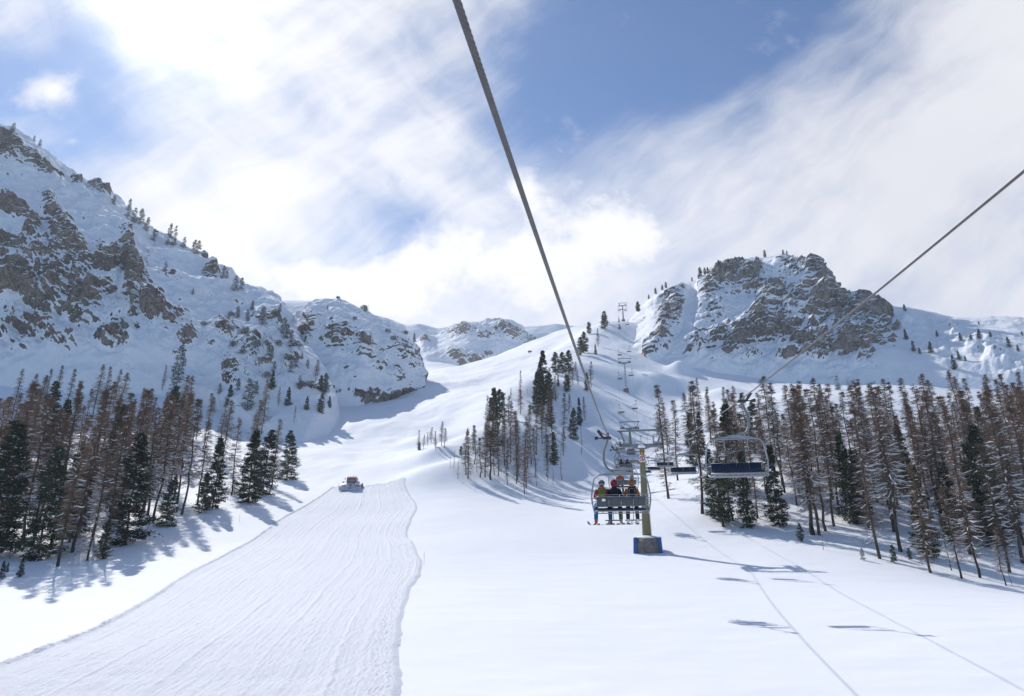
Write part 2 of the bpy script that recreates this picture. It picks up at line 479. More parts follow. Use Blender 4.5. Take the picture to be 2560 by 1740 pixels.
th = np.linspace(-1, 1, 897)
th = R(54) * th
th = np.concatenate([th, np.linspace(R(54), R(306), 90)[1:-1]])
rr = np.exp(np.linspace(math.log(4.0), math.log(1250.0), 860))
TX = rr[:, None] * np.sin(th)[None]; TY = rr[:, None] * np.cos(th)[None]
def upsample(a, k, n, axis):
    # smooth (Catmull-Rom) refinement of coarse rows
    a = np.moveaxis(a, axis, 0); t = np.arange(n) / k; i = np.minimum(t.astype(int), len(a) - 2); f = (t - i).reshape(-1, *([1] * (a.ndim - 1)))
    g_ = lambda j: a[np.clip(j, 0, len(a) - 1)]
    p0, p1, p2, p3 = g_(i - 1), g_(i), g_(i + 1), g_(i + 2)
    o = 0.5 * (2 * p1 + (p2 - p0) * f + (2 * p0 - 5 * p1 + 4 * p2 - p3) * f ** 2 + (3 * p1 - p0 - 3 * p2 + p3) * f ** 3)
    return np.moveaxis(o, 0, axis)
KR, KC = 6, 7
nfine = 897
rows = np.arange(0, len(rr) + KR, KR); lr = math.log(rr[1] / rr[0])
rc = rr[0] * np.exp(lr * rows); tcs = R(54) * np.linspace(-1, 1, (nfine - 1) // KC + 1)
Zc = H0(rc[:, None] * np.sin(tcs), rc[:, None] * np.cos(tcs))
Zc = upsample(upsample(Zc, KR, len(rr), 0), KC, nfine, 1)
Zs = H0(rc[:, None] * np.sin(th[nfine:]), rc[:, None] * np.cos(th[nfine:]))
TZ = H(TX, TY, np.concatenate([Zc, upsample(Zs, KR, len(rr), 0)], 1))
back = TY < -60
TZ = np.where(back, H(TX * np.clip(60 / np.maximum(-TY, 1), 0, 1), np.maximum(TY, -60)) + (TY + 60) * 0.12, TZ)
V = np.stack([TX, TY, TZ], -1).reshape(-1, 3)
F = grid_faces(len(rr), len(th), wrap=True)[:, ::-1]
me = np_mesh('snow_slope', V, F)
slope_obj = tag(link('snow_slope', me, M_snow), kind='structure')

# ------------------------------------------------------------------ mountains
def poly_interp(pts, t):
    pts = np.asarray(pts, float)
    s = np.r_[0, np.cumsum(np.hypot(*(np.diff(pts[:, :2], axis=0).T)))]; s /= s[-1]
    return np.stack([np.interp(t, s, pts[:, k]) for k in range(3)], -1)
SHEETS = []
def mountain(name, toe, ridge, nu, nv, mat, amp, gam, bulge, rock, rockbase=0.0, bdrop=160, seed=0, strata=(0.25, 0.1), ledge=1.0, fade=0.9, fw=0.05, tall=17.0, soft=(0.3, 0.08), foot=0.10, ends=(0.05, 0.05), endsnow=0.0):
    u = np.linspace(0, 1, nu); nb = nv // 5
    a = poly_interp(toe, u); b = poly_interp(ridge, u)
    Wv = lambda q: np.array([W(*r_) for r_ in q])
    A3, B3 = Wv(a), Wv(b)
    v = np.linspace(0, 1, nv)[:, None]
    hor = (A3 + (B3 - A3) * v[..., None])
    zz = A3[:, 2] + (B3[:, 2] - A3[:, 2]) * (v ** gam)
    Pt = hor.copy(); Pt[..., 2] = zz
    # outward direction (towards the viewer's side), horizontal
    out = A3[:, :2] - B3[:, :2]; out = out / np.linalg.norm(out, axis=1)[:, None]
    k = np.ones(41) / 41; pad = np.pad(out, ((20, 20), (0, 0)), 'edge')
    out = np.stack([np.convolve(pad[:, i], k, 'valid') for i in (0, 1)], -1); out /= np.linalg.norm(out, axis=1)[:, None]
    Pt[..., :2] += out[None] * (bulge * np.clip(np.linalg.norm(A3[:, :2] - B3[:, :2], axis=1) / 180, 0, 1)[None] * np.sin(np.pi * v))[..., None]
    # behind the crest
    s = np.linspace(0, 1, nb + 1)[1:, None]
    Bk = np.empty((nb, nu, 3)); Bk[..., :2] = B3[None, :, :2] - out[None] * (s * bdrop * 1.4)[..., None]
    Bk[..., 2] = B3[None, :, 2] - bdrop * (0.15 * s + 0.95 * s ** 1.8)
    Pt = np.concatenate([Pt, Bk], 0)
    vv = np.r_[v[:, 0], 1 + s[:, 0]]
    # where the rock stands free
    px, py = to_view(Pt)
    R_ = np.full(Pt.shape[:2], float(rockbase))
    wob = fbm(np.stack([px / 60, py / 60, np.full_like(px, seed)], -1), 3) * 0.5
    for cx, cy, rx, ry, ang, am in rock:
        c, s_ = math.cos(R(ang)), math.sin(R(ang))
        du = ((px - cx) * c + (py - cy) * s_) / rx; dv = (-(px - cx) * s_ + (py - cy) * c) / ry
        bump = am * np.exp(-(du ** 2 + dv ** 2) * (1 + wob) * 0.9)
        R_ = np.maximum(R_, bump) if am > 0 else R_ + bump
    raw = R_.copy()
    R_ = R_ * (1 + 0.9 * fbm(np.stack([px / 26, py / 20, np.full_like(px, seed + 3.0)], -1), 5))
    R_ = np.clip(R_, 0, 1); R_[nv:] *= 0.3
    n = np.cross(np.gradient(Pt, axis=1), np.gradient(Pt, axis=0)); n /= np.linalg.norm(n, axis=-1)[..., None] + 1e-9
    if (n[nv // 2, :, 2]).mean() < 0: n = -n
    fd = 1 - fade * np.exp(-((vv - 1) / fw) ** 2)
    fd = (fd * sstep(-0.02, 0.06, vv))[:, None]
    q = Pt + seed * 31.7
    big = fbm(q / 70.0, 4, ridged=True)
    mid = fbm(q / np.array([22.0, 22.0, tall]) + 3, 6, gain=0.55, ridged=True)
    sml = fbm(q / 7.0 + 8, 5)
    d = amp * fd * ((soft[0] + (1 - soft[0]) * R_) * big + (soft[1] + (1 - soft[1]) * R_) * (0.60 * mid + 0.20 * sml))
    # ledges: tilted beds, each a steep face with a shelf on top
    hz = Pt[..., 2] + strata[0] * Pt[..., 0] + strata[1] * Pt[..., 1] + 9.0 * fbm(q / 35.0 + 11, 3)
    for lam, am in ((13.0, 2.2), (5.2, 1.0)):
        t = hz / lam; fr = t - np.floor(t)
        d = d + ledge * R_ * fd * am * (fr - 1.3 * sstep(0.62, 1.0, fr)) * 1.2
    d = d * (sstep(0, ends[0], u) * sstep(0, ends[1], 1 - u))[None] * np.where(vv > 1, 0.12, 1.0)[:, None]
    Pt = Pt + n * d[..., None]
    n2 = np.cross(np.gradient(Pt, axis=1), np.gradient(Pt, axis=0)); n2 /= np.linalg.norm(n2, axis=-1)[..., None] + 1e-9
    if (n2[nv // 2, :, 2]).mean() < 0: n2 = -n2
    nz = n2[..., 2]
    patch = fbm(q / 19.0 + 21, 5) * 0.45 + fbm(q / np.array([4.5, 4.5, 3.0]) + 2, 5, gain=0.62) * 0.6
    snow = 0.5 + (nz - (0.26 + 0.30 * R_)) * 2.3 + 0.9 * patch + (0.50 - 0.62 * R_) - 0.75 * np.clip(raw - 1.0, 0, 0.6)
    snow = snow + endsnow * (1 - sstep(0.02, 0.14, 1 - u))[None]
    snow = snow + 0.9 * (1 - sstep(0.3 * foot, foot * 1.25, vv[:, None] + 0.10 * fbm(np.stack([px / 45, py / 45, np.full_like(px, 9.0)], -1), 3)))
    snow = np.clip(snow, 0.24, 1)
    F = grid_faces(len(vv), nu)
    if True:
        p0 = Pt.reshape(-1, 3); f0 = F[len(F) // 3]
        nn = np.cross(p0[f0[1]] - p0[f0[0]], p0[f0[2]] - p0[f0[0]])
        if nn @ n2.reshape(-1, 3)[f0[0]] < 0: F = F[:, ::-1]
    me = np_mesh(name, Pt.reshape(-1, 3), F)
    at = me.attributes.new('snow', 'FLOAT', 'POINT'); at.data.foreach_set('value', snow.ravel().astype(np.float32))
    o = tag(link(name, me, mat), kind='structure')
    # coarse copy for standing things on it
    ii = np.unique(np.r_[np.arange(0, len(vv), 3), nv - 1, len(vv) - 1]); jj = np.unique(np.r_[np.arange(0, nu, 3), nu - 1])
    C = Pt[np.ix_(ii, jj)]
    SHEETS.append(BVHTree.FromPolygons([Vector(p) for p in C.reshape(-1, 3)], [tuple(f) for f in grid_faces(len(ii), len(jj)).tolist()]))
    return o

M_cliff = mountain_mat('cliff rock and snow', (0.145, 0.13, 0.118), (0.27, 0.23, 0.195), (0.058, 0.058, 0.062))
M_peak = mountain_mat('grey peak rock and snow', (0.195, 0.185, 0.178), (0.29, 0.26, 0.232), (0.085, 0.083, 0.086))

mountain('mountain',   # left cliff
 toe=[(-420,960,262),(0,945,262),(200,935,258),(350,930,255),(500,950,245),(600,1008,222),(680,1022,214),(735,1012,222),(776,1012,247)],
 ridge=[(-420,130,560),(-100,262,545),(0,290,520),(60,312,510),(130,372,495),(200,418,480),(260,458,468),(300,500,458),(350,542,446),(400,556,436),(450,588,424),(500,622,412),(550,652,398),(610,682,380),
        (624,690,374),(660,740,352),(677,760,338),(691,792,322),(719,816,305),(733,844,290),(762,897,268),(769,940,257),(772,985,252),(775,1010,250)],
 nu=680, nv=520, mat=M_cliff, amp=13, gam=0.86, bulge=14, seed=1, strata=(0.35, 0.0), ledge=0.7, tall=42.0, soft=(0.55, 0.28), foot=0.16, ends=(0.02, 0.22), endsnow=0.9,
 rock=[(157,560,95,26,58,1.5),(45,650,75,27,25,1.5),(105,718,58,20,60,1.5),(297,640,95,17,72,1.45),(246,612,36,26,60,1.4),(195,698,42,32,30,1.3),(275,786,42,26,-15,1.5),(362,734,26,19,0,1.4),(73,538,18,26,0,1.3),
       (20,355,50,24,30,1.6),(95,403,48,11,30,1.5),(45,490,50,13,25,1.2),(30,580,40,28,10,1.35),(55,750,80,50,0,1.05),(150,780,60,30,0,.8),(140,650,115,90,30,.85),(215,450,40,12,45,1.1),(165,430,30,10,45,1.0),(330,690,45,35,20,.9),(400,745,40,18,10,.8),
       (450,590,30,9,50,1.0),(470,640,22,14,40,1.0),(520,770,50,25,40,.7),(600,760,40,16,35,.85),(590,830,60,35,40,.6),(560,880,60,30,30,.5),(660,850,50,30,50,.6),(440,800,18,14,0,1.1),(650,985,150,50,10,-.7),(90,870,140,30,0,-.6),
       (420,880,90,40,10,-.3)], rockbase=0.17)
mountain('mountain',   # knoll in the middle distance
 toe=[(560,925,285),(640,925,285),(735,930,282),(807,928,285),(880,914,300),(935,896,320),(968,880,338)],
 ridge=[(560,800,420),(650,742,405),(660,735,402),(690,705,394),(719,682,386),(767,680,380),(800,694,378),(846,721,376),(890,737,374),(920,760,371),(940,785,368),(955,830,362),(968,870,354)],
 nu=380, nv=300, mat=M_cliff, amp=9.5, gam=0.80, bulge=20, seed=2, strata=(-0.3, 0.1), ledge=0.8, fw=0.12, tall=30.0, soft=(0.5, 0.25), foot=0.40,
 rock=[(765,775,45,35,60,.85),(735,740,40,30,0,.65),(830,790,60,25,35,.6),(840,830,70,20,20,.6),(700,770,30,50,0,.55),(890,850,50,25,30,.65),(900,790,40,30,50,.45),(780,850,50,25,30,.5)], rockbase=0.22)
mountain('mountain',   # far knoll with a rocky rim
 toe=[(960,860,800),(1010,845,800),(1050,848,790),(1090,838,790),(1150,826,800),(1210,808,820),(1260,790,840)],
 ridge=[(930,772,930),(980,766,930),(1012,752,925),(1030,740,920),(1050,731,915),(1100,729,915),(1160,727,915),(1180,742,915),(1195,765,910),(1215,778,905),(1260,770,900)],
 nu=300, nv=160, mat=M_peak, amp=11, gam=0.75, bulge=20, seed=3, bdrop=90, fw=0.12,
 rock=[(1060,752,45,12,0,.95),(1150,752,45,14,20,.9),(1045,810,30,14,30,.8),(1085,812,35,12,-20,.8),(970,775,16,18,0,.8),(1200,775,18,12,0,.7),(1110,765,60,8,0,.6)], rockbase=0.1)
mountain('mountain',   # rounded snow skyline behind everything
 toe=[(480,830,1080),(800,840,1080),(1000,835,1060),(1200,815,1050),(1400,800,1050),(1560,800,1050)],
 ridge=[(480,690,1220),(560,688,1210),(614,682,1200),(700,682,1200),(725,684,1200),(800,702,1180),(880,722,1160),(920,738,1140),(950,734,1130),(993,745,1130),(1040,738,1140),(1120,745,1140),(1210,741,1120),(1260,735,1120),(1300,740,1120),(1350,752,1120),(1560,765,1120)],
 nu=260, nv=90, mat=M_peak, amp=9, gam=0.7, bulge=10, seed=4, bdrop=120, rock=[], rockbase=0.02)
mountain('mountain',   # right peak
 toe=[(1400,885,375),(1450,870,348),(1486,872,335),(1560,868,335),(1631,880,335),(1689,890,338),(1755,890,338),(1817,893,335),(1900,893,330),(2000,895,325),(2060,900,322),(2130,905,320)],
 ridge=[(1400,770,505),(1440,712,488),(1478,674,478),(1527,646,490),(1560,640,505),(1581,636,515),(1600,618,520),(1610,613,525),(1660,594,535),(1705,584,540),(1734,586,545),(1776,574,548),(1801,582,550),(1850,588,545),(1883,611,540),(1896,644,530),(1912,663,522),(1962,677,505),(1991,698,490),(2016,752,455),(2066,793,425),(2103,853,385),(2135,890,350)],
 nu=600, nv=440, mat=M_peak, amp=12, gam=0.86, bulge=9, seed=5, strata=(-0.25, 0.15), ledge=1.2, fw=0.19, fade=0.97, tall=20.0, soft=(0.35, 0.12), foot=0.11,
 rock=[(1760,690,170,65,25,.88),(1830,615,90,45,20,1.05),(1700,750,110,50,-35,.95),(1640,650,70,20,-25,1.1),(1900,710,90,65,40,1.08),(1960,740,70,60,50,1.1),(1840,690,40,22,30,1.2),(1700,640,45,16,-20,1.2),(1660,790,50,16,-35,1.3),(1950,690,40,20,20,1.4),(1790,765,150,45,12,.9),(1930,800,60,30,30,1.1),(1630,760,60,30,-35,.9),(1700,815,40,14,-15,1.0),(1840,815,40,14,10,1.0),(1990,790,60,60,60,.9),(2060,830,50,35,50,.95),(1640,650,80,35,-25,.8),(1620,720,50,60,-30,.75),
       (1520,720,28,75,20,1.0),(1500,780,22,45,35,.85),(1580,790,40,40,0,.6),(1800,790,90,45,0,.8),(1905,800,60,30,0,.7),(1690,820,50,16,0,.6),(1690,690,45,18,-10,-.5),(1640,735,45,20,-10,-.5),(1800,730,60,14,20,-.35),(1760,650,50,12,10,-.3),(1850,770,60,14,10,-.3),(1740,800,60,16,-20,-.4),(1440,760,50,60,0,-.5),(1570,700,15,60,15,-.7)], rockbase=0.16)
mountain('mountain',   # rolling hill right of the peak
 toe=[(1930,900,325),(2060,905,318),(2200,910,305),(2324,915,295),(2500,925,285),(2800,930,280)],
 ridge=[(1930,720,640),(1985,698,640),(2024,706,640),(2066,709,640),(2128,723,640),(2169,735,640),(2231,737,650),(2324,738,650),(2500,750,650),(2800,740,650)],
 nu=300, nv=220, mat=M_peak, amp=7, gam=0.72, bulge=12, seed=6, bdrop=140,
 rock=[(2250,810,90,25,20,.75),(2300,850,70,20,10,.7),(2160,770,50,20,30,.6),(2120,800,60,20,20,.5),(2060,740,40,20,0,.4),(2230,780,60,20,10,.5)], rockbase=0.12)

def stand(vx, vy):
    """first surface met by the sight line through a photo point (ground or mountain)"""
    best = None
    p, q = U(vx, vy); d = Vector((p, 1, q)).normalized()
    h = ground_hit(vx, vy)
    if h is not None: best = h
    for b in SHEETS:
        hit = b.ray_cast(Vector((0, 0, 0)), d)
        if hit[0] is not None and (best is None or hit[0].length < best.length): best = hit[0].copy()
    return best
def stand_down(vx, vy, mx=40):
    for k in range(mx):
        s = stand(vx, vy + k)
        if s is not None and s.y < 1000: return s
    return s
# ------------------------------------------------------------------ trees
def tree_mat(name, cols, rough=0.9, var=0.25):
    m = bpy.data.materials.new(name); m.use_nodes = True
    n = NG(m.node_tree); b = n.n['Principled BSDF']
    b.inputs['Roughness'].default_value = rough; b.inputs['Specular IOR Level'].default_value = 0.1
    t = n.node('ShaderNodeTexCoord').outputs['Object']
    rnd = n.node('ShaderNodeObjectInfo').outputs['Random']
    f = n.noise(t, 1.3, 4, 0.6)
    c = n.mix(n.mr(f, 0.35, 0.65), cols[0], cols[1])
    hsv = n.node('ShaderNodeHueSaturation'); n.l.new(c, hsv.inputs['Color'])
    n.l.new(n.mr(rnd, 0, 1, 1 - var, 1 + var, smooth=False), hsv.inputs['Value'])
    n.l.new(n.mr(rnd, 0, 1, 0.75, 1.15, smooth=False), hsv.inputs['Saturation'])
    n.l.new(hsv.outputs[0], b.inputs['Base Color'])
    return m
M_bark = tree_mat('bark', ((0.060, 0.050, 0.044), (0.115, 0.095, 0.082)))
M_larch = tree_mat('bare larch twigs', ((0.155, 0.104, 0.078), (0.235, 0.163, 0.120)), var=0.3)
M_needle = tree_mat('dark needles', ((0.036, 0.052, 0.040), (0.075, 0.098, 0.066)))
M_needle2 = tree_mat('blue grey frosted needles', ((0.060, 0.075, 0.072), (0.13, 0.145, 0.145)))
M_load = pmat('snow on branches', (0.84, 0.86, 0.90), 0.8, spec=0.1)

class TB:
    """triangles and quads of a plant, gathered as arrays"""
    def __init__(s): s.V = []; s.F = []; s.n = 0
    def put(s, V, F):
        s.V.append(V.reshape(-1, 3)); s.F.append(F.reshape(-1, 4) + s.n); s.n += len(s.V[-1])
    def tubes(s, Pn, rad, m=3):
        n, k, _ = Pn.shape
        d = Pn[:, -1] - Pn[:, 0]; d /= np.linalg.norm(d, axis=1)[:, None] + 1e-9
        ref = np.where(np.abs(d[:, 2:3]) > 0.9, np.array([[1.0, 0, 0]]), np.array([[0, 0, 1.0]]))
        a = np.cross(d, ref); a /= np.linalg.norm(a, axis=1)[:, None] + 1e-9; b = np.cross(d, a)
        t = 2 * np.pi * np.arange(m) / m
        off = a[:, None, None] * np.cos(t)[None, None, :, None] + b[:, None, None] * np.sin(t)[None, None, :, None]
        V = Pn[:, :, None] + off * rad[:, :, None, None]
        base = (np.arange(n) * k * m)[:, None, None]; i = np.arange(k - 1)[None, :, None] * m; j = np.arange(m)[None, None]
        F = np.stack([base + i + j, base + i + (j + 1) % m, base + i + m + (j + 1) % m, base + i + m + j], -1)
        s.put(V, F)
    def blades(s, B, T, w, rg, mid=0.45):
        d = T - B
        p = np.cross(d, rg.normal(size=d.shape)); p /= np.linalg.norm(p, axis=1)[:, None] + 1e-9
        M = B + d * mid; h = (w * 0.5)[:, None]
        V = np.stack([B, M + p * h, T, M - p * h], 1)
        s.put(V, np.arange(len(B) * 4).reshape(-1, 4))
    def lumps(s, C, ax, ay, az, rg):
        n = len(C); a = rg.uniform(0, 6.28, n); c, q = np.cos(a), np.sin(a); z = np.zeros(n)
        X = np.stack([c, q, z], -1) * ax[:, None]; Y = np.stack([-q, c, z], -1) * ay[:, None]
        Z = np.stack([z, z, np.ones(n)], -1) * az[:, None]
        V = np.stack([C + X, C + Y, C - X, C - Y, C + Z, C - Z * 0.6], 1)
        f = np.array([[0, 1, 4, 4], [1, 2, 4, 4], [2, 3, 4, 4], [3, 0, 4, 4], [1, 0, 5, 5], [2, 1, 5, 5], [3, 2, 5, 5], [0, 3, 5, 5]])
        s.put(V, (np.arange(n) * 6)[:, None, None] + f[None])
    def mesh(s, name, smooth=False):
        V = np.concatenate(s.V); F = np.concatenate(s.F)
        tri = F[:, 2] == F[:, 3]
        if tri.any():
            me = bpy.data.meshes.new(name)
            idx = np.concatenate([F[tri][:, :3].ravel(), F[~tri].ravel()]); tot = np.r_[np.full(tri.sum(), 3), np.full((~tri).sum(), 4)]
            me.vertices.add(len(V)); me.vertices.foreach_set('co', V.astype(np.float32).ravel())
            me.loops.add(len(idx)); me.loops.foreach_set('vertex_index', idx.astype(np.int32))
            me.polygons.add(len(tot)); me.polygons.foreach_set('loop_start', np.r_[0, np.cumsum(tot)[:-1]].astype(np.int32))
            me.polygons.foreach_set('loop_total', tot.astype(np.int32)); me.polygons.foreach_set('use_smooth', np.full(len(tot), smooth))
            me.update(calc_edges=True); return me
        return np_mesh(name, V, F, smooth)

def polyline(p0, az, pitch0, curl, L, k=4):
    t = np.linspace(0, 1, k)[None]
    h = L[:, None] * t
    z = np.tan(pitch0)[:, None] * h + curl[:, None] * h * t
    return np.stack([p0[:, 0:1] + np.cos(az)[:, None] * h, p0[:, 1:2] + np.sin(az)[:, None] * h, p0[:, 2:3] + z], -1)
def trunk_at(tr, z):
    return np.stack([np.interp(z, tr[:, 2], tr[:, 0]), np.interp(z, tr[:, 2], tr[:, 1]), z], -1)
def along(Pn, t):
    """points at parameter t (n,m) on polylines (n,k,3)"""
    k = Pn.shape[1]; x = t * (k - 1); i = np.minimum(x.astype(int), k - 2); f = (x - i)[..., None]
    r = np.arange(len(Pn))[:, None]
    return Pn[r, i] * (1 - f) + Pn[r, i + 1] * f

def make_trunk(rg, Ht, r0, wob):
    z = np.linspace(-0.5, Ht, 12)
    x = np.cumsum(rg.normal(0, wob, 12)); y = np.cumsum(rg.normal(0, wob, 12)); x -= x[0]; y -= y[0]
    tr = np.stack([x, y, z], -1)
    rad = r0 * (1 - np.clip(z / Ht, 0, 1)) ** 0.85 + 0.012
    rad[0] *= 1.35; rad[1] *= 1.1
    b = TB(); b.tubes(tr[None], rad[None], 7)
    return tr, b

def larch(seed, Ht=18.0, nb=120, Lm=2.0, bare=0.2, snow=0.45, dens=20, wob=0.09):
    rg = np.random.default_rng(seed)
    tr, tb = make_trunk(rg, Ht, 0.0088 * Ht, wob)
    t = np.sort(rg.beta(1.15, 1.0, nb)) * (1 - bare) + bare; t[-1] = 0.985
    z = t * Ht * 0.99
    tt = (t - bare) / (1 - bare)
    L = Lm * (np.clip(1.02 - tt, 0, 1) ** 0.9) * rg.uniform(0.55, 1.12, nb) * (0.62 + 0.38 * sstep(0, 0.22, tt)) + 0.18
    az = rg.uniform(0, 6.283, nb)
    Pn = polyline(trunk_at(tr, z), az, -rg.uniform(0.05, 0.55, nb) * (1 - 0.7 * tt), rg.uniform(0.05, 0.4, nb) - 0.12, L, 5)
    Pn[:, 1:] += rg.normal(0, 0.05, (nb, 4, 3))
    cb = TB()
    taper = np.linspace(1, 0.25, 5)[None]
    cb.tubes(Pn, (0.011 + 0.011 * L)[:, None] * taper, 3)
    m = dens
    q = rg.uniform(0.12, 1.0, (nb, m)); B = along(Pn, q)
    side = rg.normal(size=(nb, m, 3)) * np.array([1, 1, 0.45]) + np.array([0, 0, -0.25])
    side += 0.75 * (Pn[:, -1] - Pn[:, 0])[:, None] / L[:, None, None]
    side /= np.linalg.norm(side, axis=-1)[..., None]
    ln = rg.uniform(0.25, 0.85, (nb, m)) * (0.6 + 0.25 * L)[:, None]
    T = B + side * ln[..., None]
    cb.blades(B.reshape(-1, 3), T.reshape(-1, 3), rg.uniform(0.019, 0.035, nb * m), rg, 0.3)
    # low dead stubs
    nd = 12; zd = rg.uniform(0.05, bare + 0.05, nd) * Ht
    Pd = polyline(trunk_at(tr, zd), rg.uniform(0, 6.28, nd), -rg.uniform(0.1, 0.5, nd), rg.uniform(-0.2, 0.2, nd), rg.uniform(0.4, 1.3, nd), 3)
    cb.tubes(Pd, np.full((nd, 3), 0.013) * np.array([[1, .8, .4]]), 3)
    sb = TB()
    ok = (rg.uniform(size=nb) < snow * (1.25 - 0.9 * tt)) & (L > 0.5)
    if ok.sum() > 3:
        Ps = Pn[ok] + np.array([0, 0, 0.035]); k_ = len(Ps)
        sb.tubes(Ps[:, 1:], np.stack([rg.uniform(0.02, 0.06, k_), rg.uniform(0.035, 0.085, k_), rg.uniform(0.03, 0.08, k_), rg.uniform(0.008, 0.03, k_)], -1), 4)
        Cq = along(Ps, rg.uniform(0.25, 0.95, (k_, 2))).reshape(-1, 3)
        sb.lumps(Cq, rg.uniform(0.07, 0.2, len(Cq)), rg.uniform(0.04, 0.1, len(Cq)), rg.uniform(0.03, 0.07, len(Cq)), rg)
    return tb, cb, sb

def conifer(seed, Ht=14.0, nb=150, Lm=1.9, bare=0.06, snow=0.3, shape=1.6, dens=34, bl=(0.22, 0.5), bw=0.10, droop=0.35, clump=1.0):
    rg = np.random.default_rng(seed)
    tr, tb = make_trunk(rg, Ht, 0.011 * Ht, 0.05)
    t = np.sort(rg.uniform(0, 1, nb)); tz = bare + (1 - bare) * t
    L = Lm * (1 - t ** shape) ** 0.9 * rg.uniform(0.6, 1.15, nb) * (0.75 + 0.25 * sstep(0, 0.15, t)) + 0.22
    L *= 1 + 0.28 * np.sin(t * 22 + seed) * (1 - t)
    az = rg.uniform(0, 6.283, nb)
    Pn = polyline(trunk_at(tr, tz * Ht * 0.985), az, rg.uniform(-0.1, 0.25, nb) - droop * (1 - t), rg.uniform(-0.05, 0.35, nb), L, 4)
    cb = TB(); cb.tubes(Pn, (0.014 + 0.012 * L)[:, None] * np.linspace(1, 0.3, 4)[None], 3)
    m = dens
    q = np.sqrt(rg.uniform(0.06, 1.0, (nb, m))); B = along(Pn, q)
    B = B + rg.normal(0, 1, B.shape) * np.array([0.09, 0.09, 0.05]) * L[:, None, None]
    side = rg.normal(size=(nb, m, 3)) * np.array([1, 1, 0.5]) + np.array([0, 0, 0.12]) + 0.9 * (Pn[:, -1] - Pn[:, 0])[:, None] / L[:, None, None]
    side /= np.linalg.norm(side, axis=-1)[..., None]
    ln = rg.uniform(*bl, (nb, m)); T = B + side * ln[..., None]
    cb.blades(B.reshape(-1, 3), T.reshape(-1, 3), rg.uniform(0.7, 1.3, nb * m) * bw, rg, 0.5)
    # leader
    B = np.repeat(tr[-1][None], 14, 0) - np.array([0, 0, 1]) * rg.uniform(0, 0.7, (14, 1)); T = B + rg.normal(0, 0.16, (14, 3)) + np.array([0, 0, 0.35])
    cb.blades(B, T, np.full(14, 0.09), rg)
    sb = TB()
    ok = rg.uniform(size=nb) < snow
    Ps = Pn[ok]; k_ = len(Ps); mm = 4
    C = along(Ps, rg.uniform(0.3, 1.0, (k_, mm))).reshape(-1, 3) + np.array([0, 0, 0.10]) + rg.normal(0, 0.07, (k_ * mm, 3))
    n = len(C)
    sb.lumps(C, rg.uniform(0.12, 0.34, n) * clump, rg.uniform(0.08, 0.22, n) * clump, rg.uniform(0.05, 0.12, n) * clump, rg)
    return tb, cb, sb

def proto(name, parts, mats, Ht):
    root = empty(name)
    tb, cb, sb = parts
    link('trunk', tb.mesh(name + '_trunk', smooth=True), mats[0], root)
    nt = cb.n; cb.V += sb.V; cb.F += [f + nt for f in sb.F]
    me = cb.mesh(name + '_crown')
    v0 = np.empty(len(me.loops), np.int32); me.loops.foreach_get('vertex_index', v0)
    ls = np.empty(len(me.polygons), np.int32); me.polygons.foreach_get('loop_start', ls)
    me.polygons.foreach_set('material_index', (v0[ls] >= nt).astype(np.int32))
    link('crown', me, list(mats[1:]), root)
    root['_h'] = Ht
    return root
PROTO = {k: [] for k in 'LTSFBC'}
for i in range(6):
    PROTO['L'].append((proto('larch_tree', larch(20 + i, 18, 150 + 10 * i, 1.85 + 0.17 * i, 0.10 + 0.07 * (i % 3), 0.22 + 0.08 * i, 37, wob=0.07 + 0.03 * (i % 3)), (M_bark, M_larch, M_load), 18), 18.0))
for i in range(2):
    PROTO['T'].append((proto('larch_tree', larch(40 + i, 12, 46, 1.0, 0.15, 0.3, 9, 0.14), (M_bark, M_larch, M_load), 12), 12.0))
for i in range(4):
    PROTO['S'].append((proto('pine_tree', conifer(60 + i, 14, 230, 2.35 + 0.15 * i, 0.02, 0.34 + 0.10 * i, 1.3 + 0.2 * i, 56, bl=(0.25, 0.55), bw=0.12), (M_bark, M_needle, M_load), 14), 14.0))
for i in range(3):   # stone pines: columnar, blunt top
    PROTO['C'].append((proto('pine_tree', conifer(70 + i, 10, 150, 1.75, 0.08, 0.20, 3.0, 46, droop=0.1, bw=0.12), (M_bark, M_needle, M_load), 10), 10.0))
for i in range(3):
    PROTO['F'].append((proto('snowy_pine_tree', conifer(80 + i, 10, 110, 1.9, 0.06, 0.8, 1.9 + 0.5 * i, 34, clump=1.15), (M_bark, M_needle2, M_load), 10), 10.0))
for i in range(2):
    PROTO['B'].append((proto('dwarf_pine', conifer(90 + i, 2.6, 60, 2.0, 0.05, 0.75, 2.6, 26, droop=0.0, clump=1.5), (M_bark, M_needle2, M_load), 2.6), 2.6))
for v in PROTO.values():
    for o, _ in v: o['_proto'] = 1
_used = set()
TREES = []
KINDW = {'L': 'bare brown larch', 'T': 'thin bare larch', 'S': 'dark green conifer', 'C': 'dark stone pine', 'F': 'snow-covered pine', 'B': 'snowy dwarf pine bush'}
